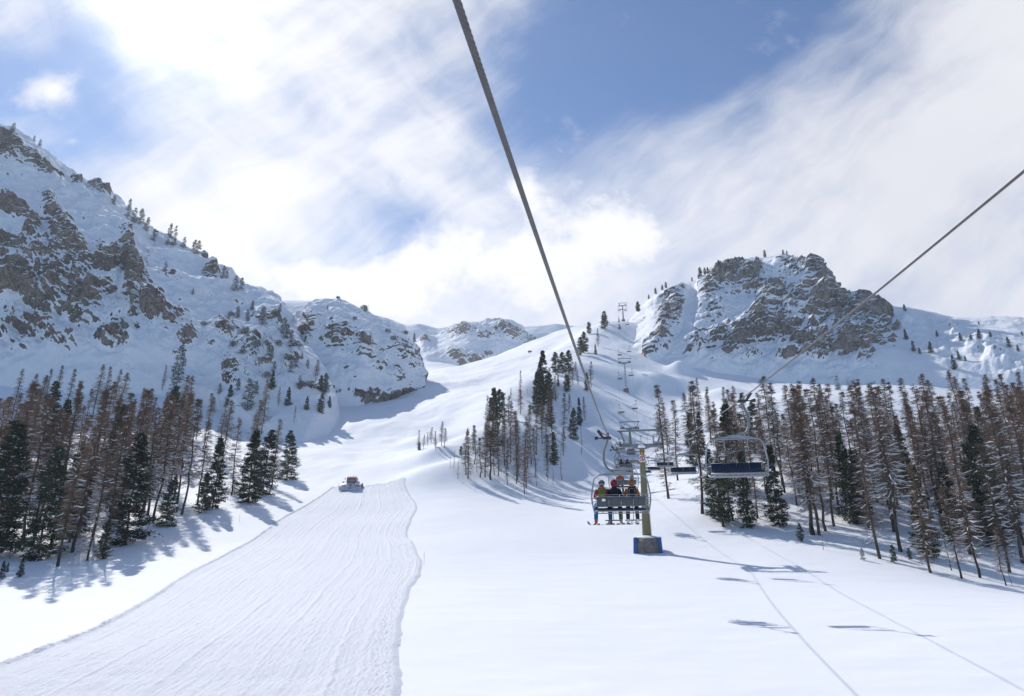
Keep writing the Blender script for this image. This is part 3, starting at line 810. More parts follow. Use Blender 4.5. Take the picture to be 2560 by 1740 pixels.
def plant(kind, P, h, place, var=None):
    k = PROTO[kind]; i = (random.randrange(len(k)) if var is None else var % len(k))
    src, h0 = k[i]
    if src.name in _used: o = copy_tree(src)
    else: o = src; _used.add(src.name)
    for pk in ('_proto', '_h'):
        if pk in o: del o[pk]
    s = h / h0
    o.location = P - Vector((0, 0, 0.15 * s)); o.rotation_euler = (random.uniform(-.015, .015), random.uniform(-.015, .015), random.uniform(0, 6.283))
    w = s * random.uniform(0.9, 1.12) if kind in 'LTS' else s
    if kind == 'S' and place in (PR_, PG): w *= 0.74
    if kind == 'L' and place == PG and h < 9.5: w *= 1.35
    if kind == 'F' and h > 13: w *= 0.55
    o.scale = (w, w, s)
    o['category'] = 'bush' if kind == 'B' else 'tree'
    vx, vy = to_view(np.array(P))
    TREES.append(dict(o=o, kind=kind, place=place, vx=float(vx), Y=P.y, h=h, z=P.z))
    return o
def h_from_top(P, vy):
    a, b = 0.3, 60.0
    for _ in range(40):
        c = 0.5 * (a + b)
        if to_view(np.array((P.x, P.y, P.z + c)))[1] > vy: a = c
        else: b = c
    return a

PL = 'the forest beside the piste'
PR_ = 'the forest below the peak'
PG = 'the grove on the hump'
A6 = lambda x, y: (x * .3736, y * .3736 + 771.7)
A8 = lambda x, y: (1488.9 + x * .3594, 817 + y * .3594)
A7 = lambda x, y: (944 + x * .2873, 681 + y * .2873)
A3 = lambda x, y: (1361.8 + x * .4141, 544.7 + y * .4141)
A1 = lambda x, y: (x * .3734, 272.4 + y * .3734)
A2 = lambda x, y: (508.4 + x * .3516, 590 + y * .3516)
def group_plant(tr, rows, place):
    for kind, x, y, top in rows:
        vx, vy = tr(x, y); _, vt = tr(x, top)
        P = stand_down(vx, vy)
        if P is None: continue
        plant(kind, P, h_from_top(P, vt), place)
group_plant(A6, [('L',10,1290,250),('L',350,1375,430),('L',530,1340,660),('L',440,1290,420),('L',130,1230,330),('S',760,1240,560),('S',230,1330,640),('S',120,1440,1320),('S',5,1450,1340),('S',40,1410,1350),
 ('S',440,1200,700),('S',1010,1130,830),('L',930,1100,420),('L',1100,1060,340),('S',1290,1020,590),('S',1225,1050,800),('L',1405,945,460),('S',1510,990,545),('S',1590,940,540),('L',1650,900,470),('S',1740,850,545),
 ('L',620,1300,520),('S',620,1330,1090),('L',850,1120,390),('L',1200,1000,480),('L',1010,1040,350),('L',720,1130,440),('L',300,1290,300),('L',560,1200,360)], PL)
group_plant(A6, [('L',70,480,165),('L',255,450,170),('L',320,430,150),('L',560,480,140),('L',610,470,160),('L',680,450,170),('L',830,560,290),('F',1055,380,20),('L',985,300,150),('L',1110,490,270),('L',1190,600,350),
 ('S',1390,405,270),('F',1500,430,230),('L',1590,560,230),('S',1650,300,190),('S',1745,400,285),('S',1945,440,320),('S',2000,410,340),('L',1690,400,280),('F',1975,330,200),('L',1925,240,120),('L',440,560,260),('F',1150,420,330),('F',1330,330,260),('F',1440,310,230),('F',1550,330,250),('F',1820,300,215),('S',1860,425,340),('L',1785,500,400),('L',1420,470,360),('L',880,470,370),('F',1285,440,345),('L',400,420,170),('L',160,470,200),('S',270,620,250),('L',200,560,220)], 'the slope below the cliff')
group_plant(A8, [('L',80,875,140),('L',140,760,250),('L',290,970,120),('S',375,1000,560),('L',430,1055,300),('C',428,1050,640),('L',490,1015,380),('S',580,1060,560),('L',590,1050,330),('L',640,1000,520),('S',780,1050,530),
 ('L',890,920,330),('L',1000,1105,170),('L',985,1105,250),('L',1030,1105,140),('L',1075,1080,170),('L',1125,1050,220),('C',915,1150,1030),('T',1055,1200,1050),('F',1310,1265,1185),('C',1505,1280,1165),('C',1605,1265,1185),('T',1555,1265,1225),
 ('L',1415,1255,250),('L',1545,1210,130),('L',1525,945,200),('L',1560,750,130),('S',1250,1030,460),('S',1290,1010,560),('S',1735,1250,660),('L',1735,1345,620),('L',1930,1380,790),('L',2045,1375,560),('T',1870,1330,1010),('L',2210,1425,1050),
 ('S',2150,1180,410),('S',2060,1120,520),('L',2230,1340,500),('L',2305,1110,130),('T',2250,1420,1240),('S',2200,1120,600),('C',985,1105,1020),('S',1890,1150,640),('S',60,470,400),('L',30,560,300),('L',20,520,320)], PR_)
group_plant(A8, [('F',1150,190,98),('T',135,208,170)], 'the snow below the peak')
group_plant(A7, [('L',20,1180,1020),('L',90,1150,1040),('L',120,1130,1000),('L',200,1150,955),('T',155,1185,1050),('C',25,1190,1120),('L',60,1175,1060),('L',150,1160,1030),('L',225,1165,1010),('T',270,1330,1230),('T',330,1410,1220),('T',300,1330,1180),('L',410,1410,1000),('C',355,1230,1150),('L',395,1380,1020),
 ('L',455,1190,1000),('L',505,1400,1080),('L',545,1400,950),('L',590,1420,760),('S',605,1200,690),('S',620,870,690),('S',690,830,740),('L',750,780,690),('L',825,770,550),('T',880,750,680),('L',650,1390,950),('L',700,1310,930),('L',735,1000,750),
 ('L',750,1280,780),('L',800,1420,860),('L',870,1480,900),('L',855,1535,1150),('L',940,1400,1000),('L',950,1220,850),('S',1010,830,400),('S',960,900,570),('S',985,760,480),('S',1060,1000,720),('S',1125,680,590),('C',1105,590,410),('C',1155,580,410),('C',1205,570,395),
 ('C',1330,420,250),('C',1300,440,290),('L',1440,370,220),('S',1420,430,345),('L',1385,690,480),('S',1350,720,570),('T',1278,640,590),('L',1090,1300,700),('S',1095,1300,1040),('L',1180,1100,730),('L',1210,900,740),('S',1245,1100,850),('S',1290,990,770),('L',1335,950,760),
 ('T',1305,1215,990),('T',1155,1420,1200),('T',1040,1430,1260),('T',1085,1450,1300),('L',1030,1250,880),('L',910,1300,820),('L',560,1250,900),('L',620,1380,1010),('T',480,1360,1180),('L',880,1330,960),('L',690,1200,850),('T',950,1470,1300),('T',555,880,810),('L',720,1460,1230),('L',1000,1130,800)], PG)
group_plant(A7, [('C',1370,270,170),('C',1490,230,85),('C',1755,95,10),('C',1480,190,120),('S',1610,230,190),('S',1605,175,135)], 'the crest beside the lift')
group_plant(A3, [('C',905,95,55),('C',1005,78,52),('C',1025,80,58),('T',1070,95,62),('T',1082,98,68),('C',650,140,108),('C',705,125,100),('C',550,205,148),('C',575,190,150),('C',592,185,148),('C',540,215,190),('C',505,222,203),('C',362,258,230),('C',342,270,245),('C',305,298,262),('C',268,320,298),('C',207,392,338)], 'the crest of the rocky peak')
group_plant(A3, [('C',1600,390,350),('C',1672,392,352),('C',2077,465,445),('S',1680,545,485),('S',1720,610,550),('C',1755,625,590),('S',1815,620,555),('T',1857,625,550),('C',1850,530,495),('S',1978,550,508),('C',2035,545,515),('S',2082,545,487),('C',2143,535,500),('S',2245,590,530),('S',2293,612,572),('S',1945,710,630),('S',1970,655,605),('C',2005,665,635),('T',1960,470,440),('T',2165,505,480),('C',2315,525,500)], 'the hill right of the peak')
group_plant(A1, [('F',70,75,15),('F',205,130,95),('F',240,150,115),('F',690,515,460),('F',770,592,475),('F',808,622,530),('F',850,635,535),('F',888,675,590),('F',932,735,660),('F',1018,762,625),('F',1052,765,640),('F',1112,778,710),('F',1175,812,725),('F',1200,812,730),('F',1288,895,845),('F',1355,965,885),('F',1375,965,910),('F',1425,1040,945),('F',1465,1030,955),('B',545,385,372),('B',575,412,398)], 'the crest above the cliff')
group_plant(A1, [('F',1000,925,860),('F',1170,1060,1020),('F',1440,1185,1130),('F',1500,1210,1150),('F',1530,1155,1100),('F',1590,1225,1140),('B',1400,1190,1165),('B',1240,1250,1225),('B',1490,1300,1260)], 'the snowy flank of the cliff')
group_plant(A2, [('F',180,325,260),('F',85,375,300),('F',150,395,340),('F',245,425,300),('F',30,385,330),('F',360,335,280),('F',385,485,370),('F',405,510,410),('F',430,560,450),('F',150,490,430),('F',290,625,530),('F',305,645,570),('F',320,725,650),('F',460,700,590),('F',430,730,650),('F',540,705,640),('L',590,785,640),('S',650,855,730),('S',620,845,740),('F',500,640,590),('B',200,560,520),('B',120,610,575),('B',60,560,525),('B',350,560,520),('B',560,830,780),('B',500,820,780),('B',420,650,610),('B',270,760,720),('B',470,560,520),('B',240,660,625)], 'the snowy flank of the cliff')
group_plant(A2, [('F',668,325,292),('B',735,250,233),('B',905,315,292),('B',915,335,312),('B',1170,480,455),('S',1228,528,468),('B',845,385,365),('B',1100,520,490),('B',1060,470,445)], 'the snowy knoll up the valley')

# the rest of the two forests: one tree at a time, scattered on their ground
def in_poly(x, y, poly):
    c = False; j = len(poly) - 1
    for i in range(len(poly)):
        (xi, yi), (xj, yj) = poly[i], poly[j]
        if (yi > y) != (yj > y) and x < (xj - xi) * (y - yi) / (yj - yi) + xi: c = not c
        j = i
    return c
def fill(poly, n, kinds, hr, place, mind=2.6):
    xs = [p[0] for p in poly]; ys = [p[1] for p in poly]; done = 0; tries = 0
    while done < n and tries < n * 30:
        tries += 1
        vx, vy = random.uniform(min(xs), max(xs)), random.uniform(min(ys), max(ys))
        if not in_poly(vx, vy, poly): continue
        P = ground_hit(vx, vy)
        if P is None or P.y > 320: continue
        if any((t['o'].location.xy - P.xy).length < mind for t in TREES): continue
        k = random.choice(kinds)
        plant(k, P, random.uniform(*hr) * (0.8 if k in 'S' else 1.0), place); done += 1
fill([(-60,1275),(110,1262),(280,1190),(420,1140),(545,1100),(585,1050),(540,1005),(430,1000),(250,1005),(0,1025),(-60,1100)], 68, 'LLLLLLLLLLLS', (12, 21), PL)
fill([(1655,1150),(1750,1165),(1900,1190),(2060,1215),(2200,1260),(2390,1320),(2390,1010),(2200,1015),(2060,1040),(1950,1050),(1850,1050),(1750,1060),(1660,1100)], 98, 'LLLLLLLLLLLLLS', (12, 20), PR_)
fill([(1500,1040),(1640,1080),(1720,1040),(1700,990),(1600,960),(1510,980)], 16, 'LLLLLLLS', (14, 18), PR_)

fill([A7(*q) for q in [(350,1420),(420,1150),(560,900),(700,830),(950,780),(1050,700),(1150,1000),(1180,1300),(1000,1480),(860,1540),(700,1450),(500,1400)]], 16, 'LLLLLLLLC', (6, 11), PG, 2.0)
fill([A7(*q) for q in [(900,720),(1100,600),(1250,560),(1330,640),(1200,800),(1000,800)]], 9, 'LLLC', (6, 10), PG, 2.0)

ORD = 'first second third fourth fifth sixth seventh eighth ninth tenth eleventh twelfth thirteenth fourteenth fifteenth sixteenth seventeenth eighteenth nineteenth'.split()
TENS = {2: 'twent', 3: 'thirt', 4: 'fort', 5: 'fift'}
def ordinal(n):
    if n <= 19: return ORD[n - 1]
    a, b = divmod(n, 10)
    return TENS[a] + ('ieth' if b == 0 else 'y-' + ORD[b - 1])
bypl = {}
for t in TREES: bypl.setdefault(t['place'], []).append(t)
for pl, ts in bypl.items():
    forest = pl in (PL, PR_, PG)
    ys = sorted(t['Y'] for t in ts)
    cut = [ys[len(ys) // 3], ys[2 * len(ys) // 3]] if forest else []
    rows_ = {}
    for t in ts:
        row = sum(t['Y'] > c for c in cut)
        t['row'] = ('front', 'middle', 'rear')[row] if forest else ''
        rows_.setdefault((t['kind'], t['row']), []).append(t)
    for (kd, row), l in rows_.items():
        l.sort(key=lambda t: t['vx'])
        for i, t in enumerate(l):
            where = (f'in the {row} of {pl}' if row else f'on {pl}')
            t['o']['label'] = (f'{KINDW[kd]}, {ordinal(i + 1)} from the left {where}' if len(l) > 1 else f'the only {KINDW[kd]} {where}')
            t['o']['group'] = ('bushes' if kd == 'B' else 'trees') + (' in ' if forest else ' on ') + pl
print('TREES', len(TREES))
# ------------------------------------------------------------------ chairlift
M_galv = pmat('galvanised steel', (0.30, 0.33, 0.36), 0.45, 0.5, noise=0.10, nscale=3)
M_beam = pmat('grey painted steel', (0.20, 0.225, 0.255), 0.55, 0.2, noise=0.12, nscale=2)
M_hang = pmat('weathered hanger steel', (0.19, 0.205, 0.22), 0.5, 0.4, noise=0.12, nscale=3)
M_dark = pmat('dark rubber and iron', (0.035, 0.037, 0.042), 0.6, noise=0.2)
M_pole = pmat('olive brown tower paint', (0.175, 0.152, 0.080), 0.6, noise=0.12, nscale=1.2)
M_polepale = pmat('pale sunlit tower steel', (0.42, 0.44, 0.46), 0.55, noise=0.1, nscale=1.2)  # whiter base colour carries the sunlight on this pole
M_polegrey = pmat('dark grey tower steel', (0.13, 0.135, 0.145), 0.55, noise=0.1, nscale=1.2)
M_conc = pmat('stained concrete', (0.23, 0.20, 0.18), 0.9, noise=0.30, nscale=1.6, bump=0.4)
M_padblue = pmat('blue padding', (0.018, 0.095, 0.30), 0.5, noise=0.10)
M_seatblue = pmat('navy seat vinyl', (0.008, 0.015, 0.045), 0.4, noise=0.12)
M_panel = pmat('charcoal backrest panel', (0.060, 0.068, 0.080), 0.5, noise=0.08)
M_plate = pmat('white plate', (0.78, 0.79, 0.80), 0.5)
M_yellow = pmat('yellow sign', (0.72, 0.42, 0.02), 0.5)
M_red = pmat('red sign paint', (0.55, 0.05, 0.05), 0.5)
M_black = pmat('black print', (0.02, 0.02, 0.02), 0.6)
M_cap = pmat('snow cap', (0.86, 0.875, 0.91), 0.8, spec=0.1)
M_rope = pmat('steel rope', (0.105, 0.103, 0.105), 0.42, 0.35, noise=0.12, nscale=9)

TW = [(88.0, 3.0, 13.7), (145.0, None, 7.6), (200.0, None, 8.0), (290.0, None, 13.6), (440.0, None, 12.2)]
TPX = [(None, None), (1436, 1118), (1432, 1030), (1422, 905), (1415, 733)]
TOW = []
for (Y, zb, hh), (vx, vy) in zip(TW, TPX):
    p = 0.1908 if vx is None else U(vx, vy)[0]
    X = p * Y
    zg = float(H(X, Y))
    for b in SHEETS:
        hit = b.ray_cast(Vector((X, Y, 900)), Vector((0, 0, -1)))
        if hit[0] is not None: zg = max(zg, hit[0].z)
    TOW.append((X, Y, zg, hh)); print('TOWER', X, Y, zg, hh, to_view((X, Y, zg)))
HEAD = 16.7 - TOW[0][2]
TOW[0] = (TOW[0][0], TOW[0][1], TOW[0][2], HEAD)
LINE = -math.atan(0.1714); ca_, sa_ = math.cos(LINE), math.sin(LINE)
SIDE = Vector((ca_, sa_, 0))
G2 = 2.7
def rope_pts(sgn):
    pts = []
    for Y in np.r_[np.linspace(-14, 88, 103)]:
        if sgn < 0: x = -0.67 + 0.167 * Y; z = 2.3 + 0.089 * Y + 0.00085 * Y * Y
        else: x = 4.5 + 0.1714 * Y; z = 3.52 + 0.1036 * Y + 0.00053 * Y * Y
        pts.append(Vector((x, Y, z)))
    end = pts[-1]
    prev = None
    for i in range(1, len(TOW)):
        X, Y, z, h = TOW[i]
        a = pts[-1].copy(); b = Vector((X, Y, z + h)) + SIDE * G2 * sgn
        sag = 0.010 * (b - a).length ** 1.0 * (1.6 if sgn < 0 else 1.0)
        for t in np.linspace(0, 1, 17)[1:]:
            q = a.lerp(b, t); q.z -= 4 * sag * t * (1 - t); pts.append(q)
    a = pts[-1]; pts.append(a + Vector((8, 50, 16))); pts.append(a + Vector((25, 150, 25)))
    return pts
ROPE = {-1: rope_pts(-1), 1: rope_pts(1)}
def rope_at(sgn, s):
    """point at arc length s counted from the plane of the camera"""
    pts = ROPE[sgn]; acc = 0.0
    for a, b in zip(pts[:-1], pts[1:]):
        if a.y < 0: continue
        l = (b - a).length
        if acc + l >= s: return a.lerp(b, (s - acc) / l)
        acc += l
    return None
def strand_rope(name, pts, near, label):
    """six strands laid round each other on the near part, a plain round rope beyond"""
    b = MB()
    P = [p for p in pts if p.y <= near]
    rs, rc_, lay = 0.0090, 0.0118, 0.27
    fine = []
    for a, c in zip(P[:-1], P[1:]):
        n = max(2, int((c - a).length / 0.024))
        fine += [a.lerp(c, k / n) for k in range(n)]
    fine.append(P[-1])
    d = np.array([p[:] for p in fine]); ds = np.r_[0, np.cumsum(np.linalg.norm(np.diff(d, axis=0), axis=1))]
    tg = np.gradient(d, axis=0); tg /= np.linalg.norm(tg, axis=1)[:, None]
    a1 = np.cross(tg, [0, 0, 1.0]); a1 /= np.linalg.norm(a1, axis=1)[:, None]; a2 = np.cross(a1, tg)
    m = 7; tt = 2 * np.pi * np.arange(m) / m
    Vs, Fs = [], []; o = 0
    for k in range(6):
        ph = 2 * np.pi * (ds / lay + k / 6)
        c = d + rc_ * (np.cos(ph)[:, None] * a1 + np.sin(ph)[:, None] * a2)
        V = c[:, None] + rs * (np.cos(tt)[None, :, None] * a1[:, None] + np.sin(tt)[None, :, None] * a2[:, None])
        Vs.append(V.reshape(-1, 3)); Fs.append(grid_faces(len(d), m, wrap=True) + o); o += len(d) * m
    far = [p for p in pts if p.y >= near - 0.5]
    m2 = 6; t2 = 2 * np.pi * np.arange(m2) / m2
    d = np.array([p[:] for p in far]); tg = np.gradient(d, axis=0); tg /= np.linalg.norm(tg, axis=1)[:, None]
    a1 = np.cross(tg, [0, 0, 1.0]); a1 /= np.linalg.norm(a1, axis=1)[:, None]; a2 = np.cross(a1, tg)
    V = d[:, None] + 0.0225 * (np.cos(t2)[None, :, None] * a1[:, None] + np.sin(t2)[None, :, None] * a2[:, None])
    Vs.append(V.reshape(-1, 3)); Fs.append(grid_faces(len(d), m2, wrap=True) + o)
    me = np_mesh(name, np.concatenate(Vs), np.concatenate(Fs))
    return tag(link(name, me, M_rope), label, 'cable', 'haul ropes of the chairlift')
strand_rope('haul_rope', ROPE[-1], 30.0, 'thick twisted steel rope running overhead to the chair with three skiers')
strand_rope('haul_rope', ROPE[1], 22.0, 'twisted steel rope rising to the upper corner from the empty navy chair')

# ---- towers
def make_tower(i, pole_m, label, pads=False, double=False):
    X, Y, zg, h = TOW[i]
    t = empty('lift_tower', (X, Y, zg), LINE)
    tag(t, label, 'lift tower', 'towers of the chairlift')
    zb = h - 0.62                                    # crossbeam centre
    bt = 1.55 if pads else 1.2
    b = MB()
    w0, w1 = (1.36, 1.25) if pads else (1.25, 1.05)
    V = [(-w0, -w0, -1.2), (w0, -w0, -1.2), (w0, w0, -1.2), (-w0, w0, -1.2), (-w1, -w1, bt), (w1, -w1, bt), (w1, w1, bt), (-w1, w1, bt)]
    b.add(V, [(3, 2, 1, 0), (4, 5, 6, 7), (0, 1, 5, 4), (1, 2, 6, 5), (2, 3, 7, 6), (3, 0, 4, 7)])
    b.build('concrete_base', M_conc, t)
    b = MB(); b.lathe([(w1 * 1.12, -0.03), (w1 * 1.2, 0.06), (w1 * 1.05, 0.18), (w1 * 0.6, 0.30), (0.3, 0.36)], 18, (0, 0, bt)); b.build('snow_cap', M_cap, t)
    if pads:
        for sx in (-1, 1):
            b = MB()
            b.box((sx * 1.51, -1.16, 0.62), (0.44, 0.50, 1.9), rot=(0, -sx * 0.05, 0), bev=0.08)
            b.box((sx * 1.49, -0.1, 0.62), (0.30, 1.9, 1.8), rot=(0, -sx * 0.05, 0), bev=0.08)
            pd = b.build('crash_pad', M_padblue, t)
            b = MB(); b.lathe([(0.30, 0), (0.26, 0.07), (0.1, 0.13)], 10, (sx * 1.47, -1.12, 1.56)); b.build('snow_cap', M_cap, t)
        b = MB()
        for z in (0.25, 0.95):
            b.tube([(-1.62, -1.5, z), (1.62, -1.5, z)], 0.012, 5)
        b.build('pad_strap', M_dark, t)
    b = MB()
    rb, rt = (0.56, 0.29) if pads else (0.48, 0.26)
    b.lathe([(rb * 1.45, bt), (rb * 1.45, bt + 0.12), (rb * 1.02, bt + 0.14), (rb, bt + 0.3), (rt, zb - 0.55), (rt * 1.45, zb - 0.25)], 24)
    b.build('pole', pole_m, t)
    if pads:
        b = MB(); b.lathe([(rt * 1.5, -0.15), (rt * 1.75, 0.0), (rt * 1.4, 0.2), (0.1, 0.3)], 14, (0, -0.18, zb - 0.18)); b.build('snow_cap', M_cap, t)
        b = MB()
        for k in range(22): b.tube([(-0.2, -rb + 0.02 * k * .6, bt + 0.4 + k * 0.45), (0.2, -rb + 0.02 * k * .6, bt + 0.4 + k * 0.45)], 0.012, 5)
        b.tube([(-0.2, -rb - 0.03, bt + 0.2), (-0.2, -rt - 0.02, zb - 0.6)], 0.015, 5); b.tube([(0.2, -rb - 0.03, bt + 0.2), (0.2, -rt - 0.02, zb - 0.6)], 0.015, 5)
        o = b.build('ladder', pole_m, t); o.rotation_euler = (0, 0, R(75))
    # crossbeam with tapered gussets
    b = MB(); b.box((0, 0, zb), (5.15, 0.36, 0.42), bev=0.02)
    b.prism([(-1.25, zb - 0.21), (-0.32, zb - 0.5), (0.32, zb - 0.5), (1.25, zb - 0.21)], -0.16, 0.16)
    b.build('crossbeam', M_beam, t)
    if double:
        b = MB(); b.box((0, 0, zb - 2.7), (4.6, 0.34, 0.36)); b.build('crossbeam', M_beam, t)
    # lifting frame over the beam
    zt = zb + 2.0
    b = MB(); b.box((0, 0, zt), (6.1, 0.22, 0.22))
    for sx in (-1, 1):
        b.tube([(sx * 2.05, 0, zb + 0.2), (sx * 2.62, 0, zt - 0.1)], 0.10, 8)
        b.box((sx * 2.6, 0, zt - 0.2), (0.34, 0.3, 0.22))
    b.tube([(-2.4, 0, zt + 0.26), (-0.1, 0, zt + 0.26)], 0.035, 6); b.tube([(-2.2, 0, zt), (-2.2, 0, zt + 0.26)], 0.03, 6)
    b.build('lifting_frame', M_beam, t)
    # work platforms with railings
    for sx in (-1, 1):
        b = MB(); b.box((sx * 2.0, -0.05, zb + 0.24), (0.8, 2.9, 0.05))
        for yy in (-1.4, 0, 1.4):
            b.tube([(sx * 1.62, yy, zb + 0.25), (sx * 1.62, yy, zb + 1.28)], 0.022, 5)
        for zz in (0.75, 1.26): b.tube([(sx * 1.62, -1.4, zb + zz), (sx * 1.62, 1.4, zb + zz)], 0.02, 5)
        b.tube([(sx * 1.62, -1.4, zb + 1.26), (sx * 0.75, -1.4, zb + 1.26), (sx * 0.75, -1.4, zb + 0.2)], 0.018, 5)
        b.tube([(sx * 1.62, -1.4, zb + 0.75), (sx * 0.75, -1.4, zb + 0.75)], 0.016, 5)
        b.box((sx * 1.50, -0.3, zb + 0.75), (0.10, 0.10, 1.2))
        b.build('work_platform', M_galv, t)
        # sheave train carrying the rope
        b = MB(); b.box((sx * 2.72, 0, h - 0.42), (0.12, 3.0, 0.18), rot=(0.12, 0, 0), bev=0.02)
        b.box((sx * 2.6, 0, h - 0.52), (0.4, 0.3, 0.3))
        st = b.build('sheave_train', M_dark, t)
        for k in range(6):
            yy = -1.35 + 0.54 * k
            b = MB()
            zc = h - 0.26 + yy * 0.12
            prof = [(0.16, -0.06), (0.235, -0.05), (0.21, 0.0), (0.235, 0.05), (0.16, 0.06)]
            b.lathe(prof, 14)
            b.v = [(sx * 2.70 + v[2], yy + v[0], zc + v[1]) for v in b.v]
            b.build('wheel', M_dark, st)
    if pads or i in (1, 2):
        zs = zb - (1.05 if pads else 1.0); rr_ = rt + 0.05
        s_ = 1.0 if pads else 0.7
        b = MB(); b.box((0, -rr_ - 0.03, zs), (0.34 * s_, 0.03, 0.34 * s_)); sg = b.build('warning_sign', M_yellow, t)
        b = MB(); b.prism([(-0.10, zs - 0.08), (0.10, zs - 0.08), (0, zs + 0.10)], -rr_ - 0.05, -rr_ - 0.047); b.build('pictogram', M_red, sg)
        if pads:
            zs -= 0.68
            b = MB(); b.box((0, -rr_ - 0.06, zs), (0.92, 0.03, 0.90)); sg = b.build('prohibition_sign', M_plate, t)
            b = MB(); n = 28
            V, F = [], []
            for k in range(n):
                a = 2 * math.pi * k / n
                for r_, y_ in ((0.26, -0.085), (0.36, -0.085), (0.36, -0.075), (0.26, -0.075)): V.append((r_ * math.cos(a), -rr_ + y_, zs + r_ * math.sin(a)))
            for k in range(n):
                for q in range(4): F.append((k * 4 + q, k * 4 + (q + 1) % 4, ((k + 1) % n) * 4 + (q + 1) % 4, ((k + 1) % n) * 4 + q))
            b.add(V, F)
            b.box((0, -rr_ - 0.079, zs), (0.60, 0.012, 0.07), rot=(0, R(45), 0))
            b.build('red_ring', M_red, sg)
            b = MB(); b.lathe([(0.055, -0.01), (0.055, 0.01)], 10, (0, 0, 0)); b.v = [(v[0], -rr_ - 0.082 + v[2] * .3, zs + 0.13 + v[1]) for v in b.v]
            b.box((0, -rr_ - 0.082, zs - 0.02), (0.10, 0.010, 0.22)); b.box((-0.06, -rr_ - 0.082, zs - 0.16), (0.05, 0.010, 0.14), rot=(0, 0.3, 0)); b.box((0.07, -rr_ - 0.082, zs - 0.16), (0.05, 0.010, 0.14), rot=(0, -0.3, 0))
            b.build('pictogram', M_black, sg)
            for sx in (-1, 1):
                for sz in (-1, 1):
                    b = MB(); b.prism([(sx * 0.44, zs + sz * 0.43), (sx * 0.28, zs + sz * 0.43), (sx * 0.44, zs + sz * 0.27)], -rr_ - 0.080, -rr_ - 0.077); b.build('red_corner', M_red, sg)
    return t
make_tower(0, M_pole, 'olive lift tower with blue padded concrete base beside the three skiers', pads=True)
make_tower(1, M_pole, 'low olive lift tower on a concrete block just behind the nearest tower')
make_tower(2, M_pole, 'short olive lift tower whose base shows above the second tower')
make_tower(3, M_polepale, 'pale grey lift tower on the sunlit snow halfway up the slope')
make_tower(4, M_polegrey, 'dark lift tower with two crossbeams standing on the skyline', double=True)

